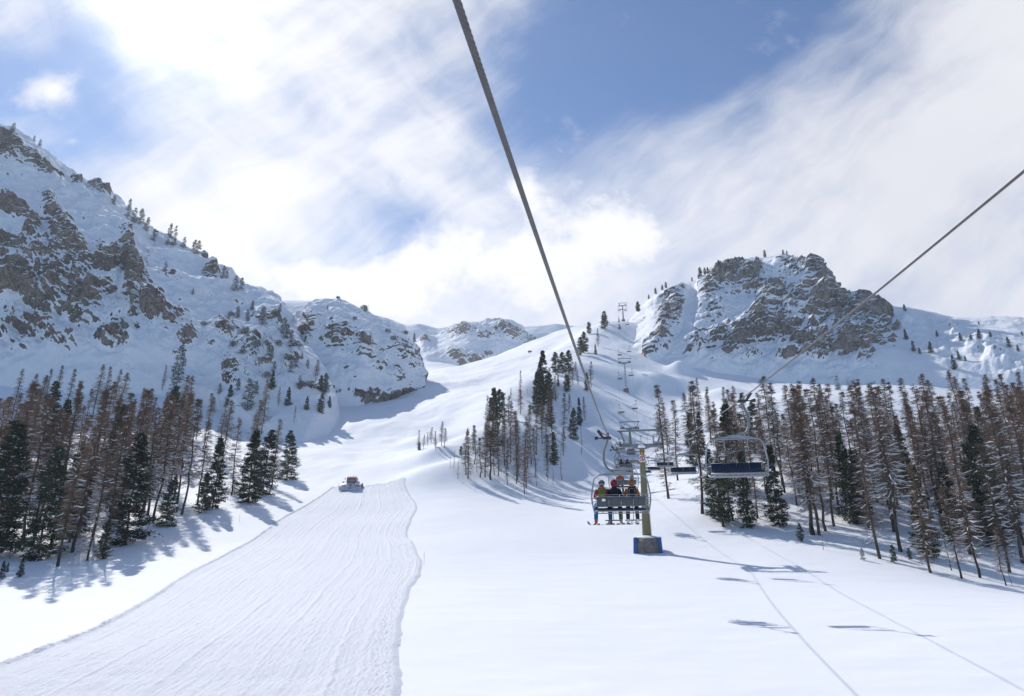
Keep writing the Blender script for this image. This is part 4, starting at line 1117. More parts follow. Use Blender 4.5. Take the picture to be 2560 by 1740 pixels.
# ---- chairs: origin at the seat, +y is where riders face, rope at (-0.42, 0, 3.06)
def hoop(b, y, top, r, n=10):
    pts = [(-1.13, y + 0.30, -0.10), (-1.17, y + 0.02, 0.02), (-1.24, y - 0.05, 0.55), (-1.15, y, 1.20), (-1.08, y, 1.40), (-0.95, y, top - 0.03), (-0.78, y, top)]
    full = pts + [(0, y, top)] + [(-p[0], p[1], p[2]) for p in reversed(pts)]
    b.tube(full, r, n, smooth_sub=5)
def make_chair(bar_up, plate):
    t = empty('lift_chair')
    b = MB(); hoop(b, 0.0, 1.52, 0.033); b.build('hoop_frame', M_galv, t)
    b = MB()
    b.prism([(-0.9, 1.54), (-0.60, 1.59), (-0.30, 1.63), (-0.24, 1.68), (0.23, 1.68), (0.30, 1.63), (0.60, 1.59), (0.9, 1.54)], -0.07, 0.07)
    b.build('top_beam', M_galv, t)
    zz = lambda L_: [(x, y, 1.68 + (z - 1.68) * 1.14) for x, y, z in L_]
    b = MB()
    b.tube(zz([(-0.10, 0, 1.68), (-0.34, 0, 1.70), (-0.52, 0, 1.80), (-0.63, 0, 2.00), (-0.655, 0, 2.25), (-0.61, 0, 2.52), (-0.52, 0, 2.74), (-0.46, 0, 2.88), (-0.44, 0, 2.97)]), [0.052] * 9, 12, smooth_sub=5)
    b.build('hanger_arm', M_hang, t)
    b = MB()
    b.box((-0.47, 0, 2.98), (0.34, 0.16, 0.12), bev=0.02)
    b.tube([(-0.55, 0, 2.98), (-0.95, 0, 2.985)], 0.028, 8); b.lathe([(0.05, 0), (0.085, 0.12), (0.085, 0.16)], 10)
    n0 = len(b.v) - 30
    b.v[n0:] = [(-0.86 - v[2], v[0], 2.985 + v[1]) for v in b.v[n0:]]
    b.tube([(-0.66, 0, 3.02), (-0.86, 0, 3.33)], [0.055, 0.075], 10)
    b.tube([(-0.80, 0, 3.27), (-0.46, 0, 3.10)], 0.016, 6)
    b.box((-0.44, 0, 3.12), (0.10, 0.12, 0.20), bev=0.02)
    b.box((-0.42, 0, 3.045), (0.075, 0.34, 0.075), bev=0.015)
    b.v = [(x, y, z + 0.185) for x, y, z in b.v]
    b.build('grip', M_dark, t)
    # seat: cushion over a light tube frame
    b = MB()
    for k in range(4):
        b.box((-0.765 + 0.51 * k, 0.10, 0.045), (0.50, 0.54, 0.11), rot=(0.16, 0, 0), bev=0.03)
    b.build('seat', M_seatblue, t)
    b = MB()
    b.tube([(-1.10, 0.38, 0.0), (1.10, 0.38, 0.0)], 0.032, 8); b.tube([(-1.10, -0.20, -0.06), (1.10, -0.20, -0.06)], 0.030, 8)
    b.tube([(-1.05, 0.33, -0.10), (1.05, 0.33, -0.10)], 0.024, 8)
    for x in (-1.1, -0.51, 0, 0.51, 1.1): b.tube([(x, 0.38, 0.0), (x, -0.20, -0.06)], 0.022, 6)
    for x in (-0.8, -0.25, 0.25, 0.8): b.tube([(x, 0.38, 0.0), (x, 0.33, -0.1)], 0.016, 6)
    b.build('seat_frame', M_galv, t)
    # backrest: four panels between bars
    bk = MB()
    for k in range(4): bk.box((-0.765 + 0.51 * k, -0.265, 0.345), (0.485, 0.035, 0.37), rot=(0.16, 0, 0), bev=0.01)
    bk = bk.build('backrest', M_panel, t)
    b = MB()
    for k in range(4): b.box((-0.765 + 0.51 * k, -0.215, 0.36), (0.47, 0.05, 0.34), rot=(0.16, 0, 0), bev=0.02)
    b.build('cushion', M_seatblue, bk)
    b = MB()
    for x in (-0.51, 0, 0.51): b.box((x, -0.285, 0.345), (0.022, 0.03, 0.40), rot=(0.16, 0, 0))
    b.tube([(-1.03, -0.25, 0.145), (1.03, -0.25, 0.145)], 0.016, 6); b.tube([(-1.03, -0.31, 0.54), (1.03, -0.31, 0.54)], 0.014, 6)
    for s in (-1, 1):
        b.tube([(s * 1.03, -0.25, 0.145), (s * 1.03, -0.31, 0.54)], 0.016, 6)
        b.tube([(s * 1.03, -0.31, 0.54), (s * 1.08, -0.33, 0.62)], 0.02, 6)
        b.tube([(s * 1.03, -0.28, 0.35), (s * 1.2, -0.05, 0.35)], 0.02, 6)
        b.tube([(s * 1.05, -0.26, 0.20), (s * 1.19, -0.03, 0.10)], 0.02, 6); b.tube([(s * 1.05, -0.30, 0.5), (s * 1.22, -0.05, 0.5)], 0.02, 6)
    b.build('back_frame', M_galv, t)
    if plate:
        b = MB(); b.box((-0.73, -0.298, 0.40), (0.155, 0.010, 0.11), rot=(0.16, 0, 0), bev=0.02); b.build('number_plate', M_plate, t)
    # restraint bar, swung up when the chair is empty, down over the riders
    rb = MB()
    if bar_up:
        z = 1.02; y = -0.02
        rb.tube([(-1.15, y, z), (1.15, y, z)], 0.018, 6)
        for x in (-0.52, 0.42):
            rb.tube([(x, -0.02, 1.50), (x + .015, -0.02, 1.25), (x - .015, y, 1.12), (x, y, z)], 0.022, 6)
    else:
        z = 0.50; y = 0.42
        rb.tube([(-1.16, 0.0, 0.62), (-1.12, y, z + .03), (-1.0, y + .06, z), (1.0, y + .06, z), (1.12, y, z + .03), (1.16, 0.0, 0.62)], 0.018, 6)
        rb.tube([(-1.08, -0.33, 0.62), (1.08, -0.33, 0.62)], 0.012, 6)
        for x in (-0.36, 0.49): rb.tube([(x, y + .06, z), (x, y + .09, -0.38)], 0.016, 6)
    rb = rb.build('restraint_bar', M_galv, t)
    if bar_up:
        for x in (-0.80, -0.28, -0.02, 0.22, 0.66):
            b = MB(); b.box((x, -0.02, 1.035), (0.20, 0.10, 0.06), bev=0.025); b.build('pad', M_dark, rb)
        for x in (-0.78, -0.36, 0.36, 0.78):
            b = MB(); b.box((x, 0.0, 1.565), (0.30, 0.10, 0.035), bev=0.012); b.build('footrest', M_dark, rb)
    else:
        for x in (-0.36, 0.49):
            b = MB(); b.tube([(x - 0.36, 0.51, -0.39), (x + 0.36, 0.51, -0.39)], 0.024, 8); b.build('footrest', M_dark, rb)
    return t
CH_DOWN = make_chair(True, True)
CH_UP = make_chair(False, True)
NUMW = {1: 'nearest', 2: 'second', 3: 'third', 4: 'fourth', 5: 'fifth', 6: 'sixth', 7: 'seventh', 8: 'eighth', 9: 'ninth'}
CHAIRS = {}
def chairs(sgn, s0, step, src):
    s = s0; k = 0
    while True:
        P = rope_at(sgn, s)
        if P is None or P.y > 470: break
        if P.y > 180 and int((s - s0) / step + 0.5) % (3 if P.y > 300 else 2): s += step; continue
        k += 1
        o = src if k == 1 else copy_tree(src)
        rz = LINE + (math.pi if sgn > 0 else 0) + random.uniform(-0.03, 0.03)
        M3 = Matrix.Rotation(rz, 3, 'Z')
        o.rotation_euler = (0, 0, rz); o.scale = (0.92, 0.97, 0.90); o.location = P - M3 @ Vector((-0.386, 0, 2.91))
        o['category'] = 'lift chair'
        o['group'] = 'chairs going up the hill' if sgn < 0 else 'empty chairs coming down the hill'
        CHAIRS[(sgn, k)] = o
        s += step
    n = k
    for j in range(1, n + 1):
        o = CHAIRS[(sgn, j)]
        w = NUMW.get(j) or ORD[j - 1]
        if sgn > 0:
            o['label'] = ('large empty chair with navy seat hanging in front of the larches' if j == 1 else f'empty navy chair coming down, {w} from the bottom of the picture')
        else:
            o['label'] = {1: 'grey chair seen from behind carrying three skiers', 2: 'grey chair seen from behind carrying one skier in orange', 3: 'grey chair carrying two skiers in dark jackets beside the tower head'}.get(j, f'chair going uphill, {w} ahead along the ascending rope')
chairs(1, 26.6, 26.8, CH_DOWN)
chairs(-1, 27.9, 26.4, CH_UP)

# ------------------------------------------------------------------ people
def pm(name, col, r=0.8): return pmat(name, col, r, spec=0.2, noise=0.10, nscale=9)
C_ = {k: pm('cloth ' + k, c) for k, c in dict(red=(0.34, 0.035, 0.06), crimson=(0.20, 0.022, 0.042), orange=(0.42, 0.125, 0.03), rust=(0.38, 0.085, 0.03), black=(0.018, 0.018, 0.024), blue=(0.01, 0.125, 0.27),
      green=(0.045, 0.10, 0.06), olive=(0.15, 0.14, 0.02), charcoal=(0.035, 0.033, 0.035), grey=(0.22, 0.23, 0.26), brown=(0.24, 0.10, 0.06), white=(0.72, 0.73, 0.75), navy=(0.02, 0.025, 0.05), yellow=(0.70, 0.33, 0.02), scarlet=(0.42, 0.05, 0.04), skin=(0.55, 0.33, 0.24)).items()}
def make_person(jacket, trousers, boots, gloves='black', spread=0.15, turn=0.0):
    """a seated skier as one skinned surface; origin on the seat under the hips"""
    N, E, rad, cl = [], [], [], []
    def nd(p, r, c, parent=None):
        N.append(p); rad.append(r if isinstance(r, tuple) else (r, r)); cl.append(c)
        if parent is not None: E.append((parent, len(N) - 1))
        return len(N) - 1
    pel = nd((0, -0.02, 0.14), (0.16, 0.13), 't')
    sp = nd((0, -0.07, 0.34), (0.165, 0.125), 'j', pel); ch = nd((0, -0.06, 0.52), (0.185, 0.135), 'j', sp)
    nb_ = nd((0, -0.03, 0.655), (0.10, 0.09), 'j', ch); nk = nd((0, -0.005, 0.725), 0.078, 'j', nb_)
    hd = nd((0, 0.02, 0.82), (0.082, 0.098), 's', nk); nd((0, 0.015, 0.915), (0.07, 0.08), 's', hd)
    nd((0, 0.125, 0.81), (0.018, 0.018), 's', hd)
    for s in (-1, 1):
        sh = nd((s * 0.185, -0.05, 0.575), (0.085, 0.082), 'j', ch)
        el = nd((s * 0.265, 0.08, 0.35), 0.062, 'j', sh); wr = nd((s * 0.19, 0.33, 0.36), 0.046, 'j', el)
        pa = nd((s * 0.175, 0.40, 0.38), (0.042, 0.028), 'g', wr)
        kn_ = nd((s * 0.17, 0.445, 0.395), (0.042, 0.024), 'g', pa)
        for q, ln in zip((-0.030, -0.010, 0.010, 0.030), (0.045, 0.055, 0.052, 0.040)):
            f1 = nd((s * (0.17 + q), 0.445 + ln * 0.8, 0.40), 0.0095, 'g', kn_)
            nd((s * (0.17 + q), 0.45 + ln, 0.375), 0.0085, 'g', f1)
        th1 = nd((s * (0.175 - 0.045), 0.42, 0.395), 0.011, 'g', pa); nd((s * (0.175 - 0.065), 0.445, 0.395), 0.009, 'g', th1)
        hp = nd((s * 0.105, 0.05, 0.13), 0.115, 't', pel)
        kn = nd((s * spread, 0.44, 0.135), 0.092, 't', hp)
        sh1 = nd((s * (spread + 0.01), 0.47, -0.08), 0.082, 't', kn)
        an = nd((s * (spread + 0.02), 0.475, -0.32), 0.078, 't', sh1)
        b0 = nd((s * (spread + 0.02), 0.48, -0.405), 0.066, 'b', an)
        b1 = nd((s * (spread + 0.025), 0.50, -0.45), 0.060, 'b', b0)
        nd((s * (spread + 0.035), 0.66, -0.47), (0.058, 0.045), 'b', b1)
    me = bpy.data.meshes.new('body'); me.from_pydata(N, E, [])
    o = bpy.data.objects.new('body', me); COL.objects.link(o)
    sk = o.modifiers.new('skin', 'SKIN'); sk.use_smooth_shade = True
    if not me.skin_vertices: me.skin_vertices.new()
    for v, r in zip(me.skin_vertices[0].data, rad): v.radius = r
    me.skin_vertices[0].data[0].use_root = True
    o.modifiers.new('subdiv', 'SUBSURF').levels = 2
    dg = bpy.context.evaluated_depsgraph_get()
    m2 = bpy.data.meshes.new_from_object(o.evaluated_get(dg))
    bpy.data.objects.remove(o)
    order = {'j': 0, 't': 1, 'b': 2, 'g': 3, 's': 4}
    for m in (C_[jacket], C_[trousers], C_[boots], C_[gloves], C_['skin']): m2.materials.append(m)
    A = np.array(N); ce = np.empty(len(m2.polygons) * 3); m2.polygons.foreach_get('center', ce); ce = ce.reshape(-1, 3)
    rr_ = np.array([max(r) for r in rad])
    dist = np.linalg.norm(ce[:, None] - A[None], axis=-1) / (rr_[None] + 0.05)
    idx = [order[cl[k]] for k in dist.argmin(1)]
    m2.polygons.foreach_set('material_index', np.array(idx, np.int32)); m2.polygons.foreach_set('use_smooth', np.ones(len(idx), bool))
    root = empty('person')
    bd = bpy.data.objects.new('body', m2); COL.objects.link(bd); bd.parent = root
    return root
def ell(b, c, r, n=14, m=9, lo=-1.0):
    prof = []
    for k in range(m + 1):
        a = math.asin(lo) + (math.pi / 2 - math.asin(lo)) * k / m
        prof.append((max(1e-4, math.cos(a)), math.sin(a)))
    V0 = len(b.v); b.lathe(prof, n)
    b.v[V0:] = [(c[0] + v[0] * r[0], c[1] + v[1] * r[1], c[2] + v[2] * r[2]) for v in b.v[V0:]]
def headgear(p, kind, col):
    b = MB()
    if kind == 'helmet':
        ell(b, (0, 0.015, 0.845), (0.118, 0.135, 0.125), lo=-0.8); o = b.build('helmet', C_[col], p)
        b = MB(); b.lathe([(0.121, -0.012), (0.121, 0.03)], 16, (0, 0.015, 0.845), sy=1.12); b.build('goggle_strap', C_['navy'], o)
        b = MB(); b.box((0, 0.135, 0.845), (0.16, 0.06, 0.085), bev=0.02); b.build('goggles', C_['black'], o)
    elif kind == 'hood':
        ell(b, (0, 0.005, 0.825), (0.128, 0.128, 0.145), lo=-0.95); b.box((0, 0.0, 0.74), (0.20, 0.18, 0.14), bev=0.05); b.build('hood', C_[col], p)
    else:
        ell(b, (0, 0.010, 0.85), (0.105, 0.120, 0.125), lo=-0.6); b.lathe([(0.11, -0.02), (0.112, 0.03)], 14, (0, 0.015, 0.845), sy=1.1)
        o = b.build('knitted_hat', C_[col], p)
        b = MB(); ell(b, (0, 0.01, 0.985), (0.028, 0.028, 0.028), 8, 6); b.build('bobble', C_[col], o)
def sit(p, chair, x, z=0.075):
    M3 = Matrix.Rotation(chair.rotation_euler.z, 3, 'Z')
    p.location = chair.location + M3 @ Vector((x * 0.92, 0.02, z)); p.rotation_euler = (0, 0, chair.rotation_euler.z); return M3
def person(chair, x, label, jacket, trousers, boots, hg, hgcol, **kw):
    p = make_person(jacket, trousers, boots, **kw); headgear(p, hg, hgcol)
    sit(p, chair, x, 0.10); p.scale = (1.10, 1.05, 1.13)
    return tag(p, label, 'person', 'skiers riding the chairlift')
def ski_at(chair, x, spread, sgn, yaw, mat, label, L=1.5, pitch=0.06, z0=-0.455):
    t = empty('ski')
    b = MB(); V, F = [], []; n = 22
    for k in range(n + 1):
        s = k / n; y = (s - 0.45) * L
        w = 0.052 if s < 0.9 else 0.052 * math.sqrt(max(0.02, 1 - ((s - 0.9) / 0.1) ** 2)); w *= 0.85 + 0.35 * (2 * s - 1) ** 2
        zt = 0.16 * max(0, (s - 0.82) / 0.18) ** 2
        for sx, dz_ in ((-1, 0), (1, 0), (1, 0.014), (-1, 0.014)): V.append((sx * w, y, zt + dz_))
    for k in range(n):
        for q in range(4): F.append((k * 4 + q, k * 4 + (q + 1) % 4, k * 4 + 4 + (q + 1) % 4, k * 4 + 4 + q))
    F += [(3, 2, 1, 0), (n * 4, n * 4 + 1, n * 4 + 2, n * 4 + 3)]
    b.add(V, F); b.build('board', mat, t)
    for yy, s in ((-0.17, 1), (0.17, 1)):
        b = MB(); b.box((0, yy, 0.035), (0.07, 0.12, 0.05), bev=0.012); b.build('binding', C_['charcoal'], t)
    M3 = Matrix.Rotation(chair.rotation_euler.z, 3, 'Z')
    t.location = chair.location + M3 @ Vector((x * 0.92 + sgn * (spread + 0.03), 0.57, z0 - 0.065))
    t.rotation_euler = (pitch, 0, chair.rotation_euler.z + yaw)
    return tag(t, label, 'ski', 'skis of the three skiers')
c1 = CHAIRS[(-1, 1)]
person(c1, -0.80, 'skier in red jacket and bright blue trousers wearing a grey helmet', 'red', 'blue', 'scarlet', 'helmet', 'grey', spread=0.24)
person(c1, -0.27, 'skier in black jacket with crimson hood and green trousers', 'black', 'green', 'grey', 'hood', 'crimson', spread=0.17)
person(c1, 0.46, 'skier in orange jacket and brown knitted hat with black trousers', 'orange', 'charcoal', 'white', 'hat', 'brown', spread=0.15)
def pack(chair, x, col, label, trim=False, size=(0.31, 0.17, 0.46)):
    t = empty('backpack')
    b = MB(); b.box((0, 0, 0), size, bev=0.065); b.box((0, -0.08, -0.07), (size[0] * 0.72, 0.08, size[2] * 0.45), bev=0.03); b.build('pouch', C_[col], t)
    b = MB()
    for s in (-1, 1): b.tube([(s * 0.10, 0.08, 0.20), (s * 0.11, 0.16, 0.24), (s * 0.12, 0.26, 0.18), (s * 0.12, 0.30, 0.0), (s * 0.13, 0.2, -0.14), (s * 0.12, 0.08, -0.18)], 0.018, 6, smooth_sub=3)
    b.build('shoulder_strap', C_['charcoal' if not trim else 'black'], t)
    if trim:
        b = MB(); b.tube([(-0.11, -0.10, -0.14), (-0.10, -0.112, 0.06), (-0.04, -0.105, 0.14), (0.06, -0.105, 0.14), (0.11, -0.112, 0.06), (0.12, -0.10, -0.14)], 0.009, 6, smooth_sub=4); b.build('piping', C_['grey'], t)
    M3 = Matrix.Rotation(chair.rotation_euler.z, 3, 'Z')
    t.location = chair.location + M3 @ Vector((x * 0.92, -0.19, 0.10 + 0.54)); t.rotation_euler = (-0.06, 0, chair.rotation_euler.z)
    return tag(t, label, 'backpack', 'backpacks of the skiers')
pack(c1, -0.80, 'olive', 'olive green backpack worn by the skier in red')
pack(c1, 0.47, 'black', 'black backpack with pale piping worn by the skier in orange', True)
M_ski1 = pm('ski white', (0.52, 0.54, 0.57), 0.4); M_ski2 = pm('ski grey', (0.36, 0.38, 0.43), 0.4); M_ski3 = pm('ski yellow edge', (0.66, 0.62, 0.38), 0.4)
ski_at(c1, -0.80, 0.24, -1, 0.5, M_ski2, 'grey ski pointing outward under the first blue trouser leg')
ski_at(c1, -0.80, 0.24, 1, -0.7, M_ski3, 'pale yellow ski on the inner foot of the skier in blue trousers')
ski_at(c1, -0.27, 0.17, -1, 0.12, M_ski2, 'grey ski pointing straight ahead below green trousers')
ski_at(c1, -0.27, 0.17, 1, -0.7, M_ski2, 'grey ski turned outward below green trousers')
ski_at(c1, 0.46, 0.15, -1, -0.2, M_ski1, 'white ski on the foot with the yellow gaiter')
ski_at(c1, 0.46, 0.15, 1, 0.05, M_ski2, 'grey ski on the outer foot of the skier in orange')
t = empty('ski_pole'); b = MB(); b.tube([(0, 0.38, 0.45), (0.02, 0.34, -0.40)], 0.010, 6); b.build('shaft', M_galv, t)
b = MB(); b.lathe([(0.05, 0), (0.05, 0.012)], 10, (0.02, 0.34, -0.34)); b.build('basket', C_['scarlet'], t)
b = MB(); b.tube([(0, 0.385, 0.42), (0, 0.39, 0.54)], 0.018, 6); b.build('handle', C_['black'], t)
sit(t, c1, -0.02, 0.1); tag(t, 'thin ski pole hanging beside the green trousers', 'ski pole')
c2 = CHAIRS[(-1, 2)]
person(c2, -0.28, 'lone skier in a rust orange jacket on the second chair ahead', 'rust', 'black', 'charcoal', 'helmet', 'rust')
c3 = CHAIRS[(-1, 3)]
person(c3, -0.32, 'skier in black with a dark bobble hat and red trousers, third chair ahead', 'black', 'scarlet', 'charcoal', 'hat', 'black')
person(c3, 0.42, 'skier in black jacket with a red hood, third chair ahead', 'black', 'charcoal', 'grey', 'hood', 'crimson')
if (-1, 4) in CHAIRS:
    person(CHAIRS[(-1, 4)], -0.30, 'small skier in red jacket on the fourth chair ahead', 'red', 'black', 'charcoal', 'helmet', 'black')
    person(CHAIRS[(-1, 4)], 0.30, 'small skier in dark clothes on the fourth chair ahead', 'navy', 'charcoal', 'white', 'helmet', 'grey')
# ------------------------------------------------------------------ groomed piste
LB = [(-160,1572),(0,1516),(215,1433),(430,1303),(645,1175),(735,1122),(765,1097),(774,1080)]
RB = [(882,1580),(888,1484),(903,1389),(922,1340),(940,1310),(952,1282),(938,1245),(917,1213),(928,1180),(944,1153),(932,1130),(920,1112),(913,1088)]
gl_ = [ground_hit(*p) for p in LB]; gr_ = [ground_hit(*p) for p in RB]
def xcurve(pts, Y):
    a = np.array([[p.y, p.x] for p in pts]); a = a[a[:, 0].argsort()]
    k0 = (a[1, 1] - a[0, 1]) / (a[1, 0] - a[0, 0])
    out = np.interp(Y, a[:, 0], a[:, 1])
    return np.where(Y < a[0, 0], a[0, 1] + (Y - a[0, 0]) * k0, out)
ytop = min(gl_[-1].y, gr_[-1].y) + 1.5
NS, NT = 760, 440
Yr = np.exp(np.linspace(math.log(20.0), math.log(ytop), NS))
XL, XR = xcurve(gl_, Yr), xcurve(gr_, Yr)
ker = np.ones(25) / 25
XL = np.convolve(np.pad(XL, 12, 'edge'), ker, 'valid'); XR = np.convolve(np.pad(XR, 12, 'edge'), ker, 'valid')
wob = fbm(np.stack([np.zeros(NS), Yr / 1.6, np.zeros(NS)], -1), 3)
XL = XL + 0.16 * wob; XR = XR + 0.45 * fbm(np.stack([np.ones(NS) * 5, Yr / 7.0, np.zeros(NS)], -1), 3) + 0.10 * fbm(np.stack([np.ones(NS) * 8, Yr / 0.9, np.zeros(NS)], -1), 2)
MG = 0.75                                           # metres of berm outside each edge
ww = (XR - XL)
tt_ = np.linspace(0, 1, NT)[None]
Xg = (XL - MG)[:, None] + (ww + 2 * MG)[:, None] * tt_
Yg = np.repeat(Yr[:, None], NT, 1)
dl = Xg - XL[:, None]; dr = XR[:, None] - Xg        # metres inside the edges
Zg = H0(Xg[::4, ::4], Yg[::4, ::4])
base = upsample(upsample(Zg, 4, NS, 0), 4, NT, 1) if (NS - 1) // 4 + 1 <= len(Zg) else None
base = H(Xg, Yg, base)
cross = dl / ww[:, None]
path = cross * 24.0                                 # lanes follow the width of the piste
P3 = lambda a, b, c=0.0: np.stack([a, b, np.zeros_like(a) + c], -1)
lane = path / 4.6 + 0.16 * fbm(P3(path * 0, Yg / 26.0), 2)
fr = lane - np.floor(lane); rid = np.exp(-((fr - 0.5) / 0.035) ** 2)
z = 0.05 + 0.055 * rid * (0.6 + 0.8 * fbm(P3(path / 3, Yg / 8.0), 2))
z = z + 0.032 * fbm(P3(path / 0.55, Yg / 22.0, 3.0), 3) + 0.022 * fbm(P3(path / 0.20, Yg / 9.0, 13.0), 2) + 0.035 * fbm(P3(path / 2.2, Yg / 30.0, 9.0), 2)
z = z + 0.034 * fbm(P3(Xg / 0.30, Yg / 1.1, 1.0), 3)
crumb = np.abs(fbm(P3(Xg / 0.22, Yg / 0.45, 7.0), 4)) * 0.30
inside = sstep(0.0, 0.22, dl) * sstep(0.0, 0.30, dr)
berm_l = 0.21 * np.exp(-np.where(dl < 0, (dl / 0.75) ** 2, (dl / 0.16) ** 2)) * (0.8 + 0.5 * wob[:, None])
berm_r = 0.11 * np.exp(-np.where(dr < 0, (dr / 0.40) ** 2, (dr / 0.30) ** 2)) * (0.8 + 0.6 * fbm(P3(Xg * 0, Yg / 3.0, 4.0), 2))
roughr = np.exp(-((dr - 0.55) / 0.55) ** 2)
z = z * inside + berm_l + berm_r + crumb * (0.85 * np.exp(-((dl + 0.30) / 0.6) ** 2) + 0.5 * roughr)
edge = sstep(0.0, 0.75, np.minimum(dl + MG, dr + MG))
top = sstep(0, 1.2, ytop - Yg); topb = 0.35 * np.exp(-((ytop - 0.9 - Yg) / 0.55) ** 2) * (0.6 + fbm(P3(Xg / 2.2, Yg * 0, 2.0), 2)) * inside
Z = base + (z + topb) * np.minimum(edge, top) + 0.05 - 0.12 * (1 - np.minimum(edge, top))
me = np_mesh('ski_piste', np.stack([Xg, Yg, Z], -1).reshape(-1, 3), grid_faces(NS, NT))
tag(link('ski_piste', me, M_groom), kind='structure')

# ------------------------------------------------------------------ snow groomer
M_gred = pmat('red cab paint', (0.42, 0.012, 0.025), 0.35, noise=0.06)
M_gwhite = pmat('white machine paint', (0.72, 0.74, 0.77), 0.45, noise=0.06)
M_gblade = pmat('snow dusted blade steel', (0.52, 0.56, 0.62), 0.5, 0.2, noise=0.14, nscale=4)
M_glass = pmat('windscreen glass', (0.16, 0.24, 0.25), 0.06, spec=0.9)
M_orange = pmat('orange marker', (0.75, 0.22, 0.04), 0.5)
gp = ground_hit(799, 1110)
gd = (ground_hit(690, 1210) - gp); grz = math.atan2(gd.x, -gd.y)       # nose (-y) points down the piste
gt_ = empty('snow_groomer', gp + Vector((0, 0, 0.10)), grz * 0.35)
gt_.rotation_euler.x = math.atan2(float(H(gp.x, gp.y + 2) - H(gp.x, gp.y - 2)), 4.0)
gt_.scale = (0.93,) * 3
tag(gt_, 'white snow groomer with red cab working at the end of the groomed strip', 'snow groomer')
for s in (-1, 1):
    b = MB()
    prof = []
    for k in range(24):
        a = 2 * math.pi * k / 24; cy = 1.55 if math.cos(a) > 0 else -1.55
        prof.append((cy + 0.46 * math.cos(a), 0.46 + 0.44 * math.sin(a)))
    b.prism(prof, s * 1.15, s * 2.15, axis='x')
    for k in range(-8, 9): b.box((s * 1.65, k * 0.22, 0.925), (1.06, 0.05, 0.07))
    for k in range(4): b.box((s * 1.65, -2.02, 0.2 + k * 0.2), (1.06, 0.07, 0.05))
    tr_ = b.build('track', M_dark, gt_)
    b = MB(); b.box((s * 1.65, -0.4, 1.05), (1.12, 2.6, 0.10), bev=0.04); b.build('fender', M_gwhite, gt_)
b = MB()
b.box((0, 0.3, 0.95), (2.2, 3.6, 0.7), bev=0.08)
b.prism([(-2.0, 0.75), (-1.95, 1.25), (-0.9, 1.55), (-0.6, 1.55), (-0.6, 0.75)], -1.05, 1.05, axis='x')
b.box((0, 1.3, 1.6), (2.1, 1.3, 0.9), bev=0.1)
b.build('body', M_gwhite, gt_)
b = MB(); b.prism([(-1.25, 1.38), (-1.05, 2.55), (-0.85, 2.68), (0.45, 2.68), (0.55, 1.38)], -1.0, 1.0, axis='x')
cab = b.build('cab', M_gred, gt_)
b = MB(); b.add([(-0.80, -1.235, 1.62), (0.80, -1.235, 1.62), (0.76, -1.08, 2.48), (-0.76, -1.08, 2.48), (-0.80, -1.21, 1.62), (0.80, -1.21, 1.62), (0.76, -1.055, 2.48), (-0.76, -1.055, 2.48)], [(0, 1, 2, 3), (7, 6, 5, 4), (0, 4, 5, 1), (1, 5, 6, 2), (2, 6, 7, 3), (3, 7, 4, 0)])
b.build('windscreen', M_glass, cab)
for s in (-1, 1):
    b = MB(); b.box((s * 1.006, -0.35, 2.1), (0.02, 1.0, 0.75)); b.build('side_window', M_glass, cab)
    b = MB(); b.tube([(s * 1.0, -1.0, 2.0), (s * 1.35, -1.2, 2.25), (s * 1.35, -1.2, 2.6)], 0.03, 6); b.box((s * 1.36, -1.22, 2.45), (0.16, 0.08, 0.42), bev=0.02); b.build('mirror', M_dark, cab)
    b = MB(); b.tube([(s * 1.0, -0.9, 1.75), (s * 1.65, -1.25, 1.72)], 0.04, 6); b.box((s * 1.75, -1.28, 1.68), (0.42, 0.14, 0.26), bev=0.04); b.build('lamp_bracket', M_dark, gt_)
    b = MB(); b.box((s * 0.5, -0.9, 2.74), (0.35, 0.12, 0.12), bev=0.02); b.build('headlight', M_plate, cab)
b = MB(); b.box((-0.14, -1.99, 1.12), (0.20, 0.03, 0.26), rot=(0.05, 0.3, 0)); b.box((0.14, -1.99, 1.12), (0.20, 0.03, 0.26), rot=(0.05, -0.3, 0)); b.box((0, -2.0, 1.05), (0.3, 0.03, 0.08)); b.build('emblem', M_black, gt_)
b = MB()
sec = [(-2.95, 0.05), (-2.72, 0.12), (-2.62, 0.45), (-2.66, 0.80), (-2.80, 1.02), (-2.74, 1.04), (-2.58, 0.80), (-2.54, 0.45), (-2.66, 0.05)]
b.prism(sec, -1.75, 1.75, axis='x')
blade = b.build('blade', M_gblade, gt_)
for s in (-1, 1):
    b = MB(); b.prism(sec, 0, s * 0.85, axis='x')
    w = b.build('blade_wing', M_gblade, blade); w.location = (s * 1.76, 0, 0)
    w.data.transform(Matrix.Rotation(s * R(22), 4, Vector((0, 0, 1))) if False else Matrix.Translation((0, -2.7, 0)) @ Matrix.Rotation(-s * R(-20), 4, 'Z') @ Matrix.Translation((0, 2.7, 0)))
    b = MB(); b.tube([(s * 2.5, -2.9, 0.9), (s * 2.52, -2.9, 1.6)], 0.03, 6); b.build('marker_rod', M_orange, blade)
    b = MB(); b.tube([(s * 0.5, -2.6, 0.5), (s * 0.5, -1.8, 0.6)], 0.09, 8); b.build('push_arm', M_dark, gt_)
b = MB(); b.box((-0.25, -2.70, 0.58), (0.22, 0.10, 0.22)); b.box((0.18, -2.70, 0.62), (0.30, 0.10, 0.14)); b.build('dark_mark', M_black, blade)
b = MB(); b.box((0, 2.9, 0.4), (3.7, 0.7, 0.5), bev=0.1); b.build('tiller', M_dark, gt_)
b = MB(); b.lathe([(0.09, 0), (0.09, 0.14), (0.04, 0.18)], 10, (0.3, 0.0, 2.69)); b.build('beacon', M_orange, cab)

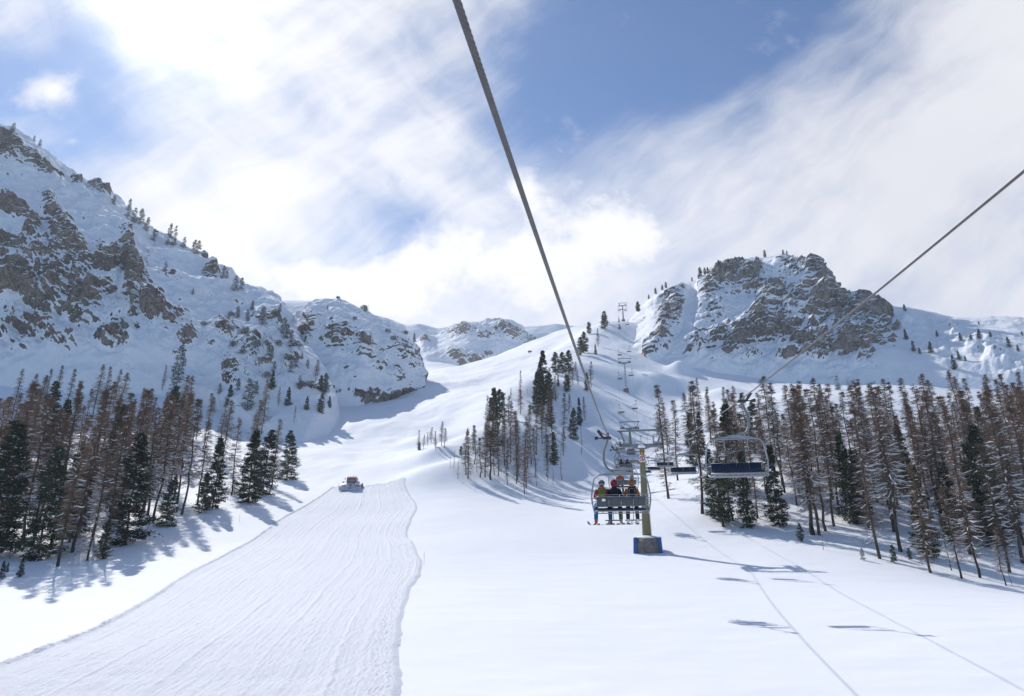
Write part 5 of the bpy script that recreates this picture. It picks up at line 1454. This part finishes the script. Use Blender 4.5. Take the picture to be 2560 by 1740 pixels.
# ------------------------------------------------------------------ small things on the snow
def marker(vx, vy, vt, mat, label):
    P = ground_hit(vx, vy); h = h_from_top(P, vt)
    b = MB(); b.tube([(0, 0, -0.3), (0.01, 0, h * 0.5), (-0.03, 0.0, h)], 0.017, 6); b.lathe([(0.024, h * 0.62), (0.024, h * 0.78)], 6, (-0.012, 0, 0))
    o = b.build('marker_pole', mat); o.location = P
    return tag(o, label, 'marker pole')
marker(962, 1282, 1252, pmat('faded red plastic', (0.62, 0.16, 0.20), 0.5), 'thin faded red pole in the snow beside the groomed strip')
marker(543, 1184, 1166, pmat('grey plastic', (0.35, 0.33, 0.34), 0.5), 'thin grey pole in the snow below the dark conifers')
P = stand(1203, 799)
if P is not None:
    t = empty('safety_net', P, 0.1); k = P.y / 1707 * 0.75
    b = MB(); V, F = [], []
    for i in range(9):
        x = -7 * k + 14 * k * i / 8; yy = 0.3 * math.sin(i); 
        V += [(x, yy, -0.2), (x, yy, 5.5 * k), (x, yy + 0.06, -0.2), (x, yy + 0.06, 5.5 * k)]
    for i in range(8):
        a = i * 4; F += [(a, a + 4, a + 5, a + 1), (a + 2, a + 3, a + 7, a + 6), (a + 1, a + 5, a + 7, a + 3)]
    b.add(V, F); b.build('netting', M_red, t)
    for x in (-7 * k, 0, 7 * k):
        b = MB(); b.tube([(x, 0.1, -0.5), (x, 0.1, 6.2 * k)], 0.08, 6); b.build('post', M_dark, t)
    tag(t, 'small red safety net at the far edge of the sunlit slope', 'safety net')
for o in list(bpy.data.objects):
    if '_proto' in o and o.parent is None:          # unused plant prototypes
        for c in list(o.children): bpy.data.objects.remove(c)
        bpy.data.objects.remove(o)

# ------------------------------------------------------------------ thin mountain air
b = MB(); b.box((0, 60, 171.0), (2800, 2800, 660.0))
hz = bpy.data.materials.new('thin air'); hz.use_nodes = True
n = NG(hz.node_tree); n.n.clear()
pv = n.node('ShaderNodeVolumePrincipled'); pv.inputs['Color'].default_value = (0.92, 0.95, 1.0, 1); pv.inputs['Density'].default_value = 0.00010; pv.inputs['Anisotropy'].default_value = 0.25
mo = n.node('ShaderNodeOutputMaterial'); n.l.new(pv.outputs[0], mo.inputs['Volume'])
tag(b.build('haze', hz, smooth=False), kind='stuff')
S.cycles.volume_bounces = 1
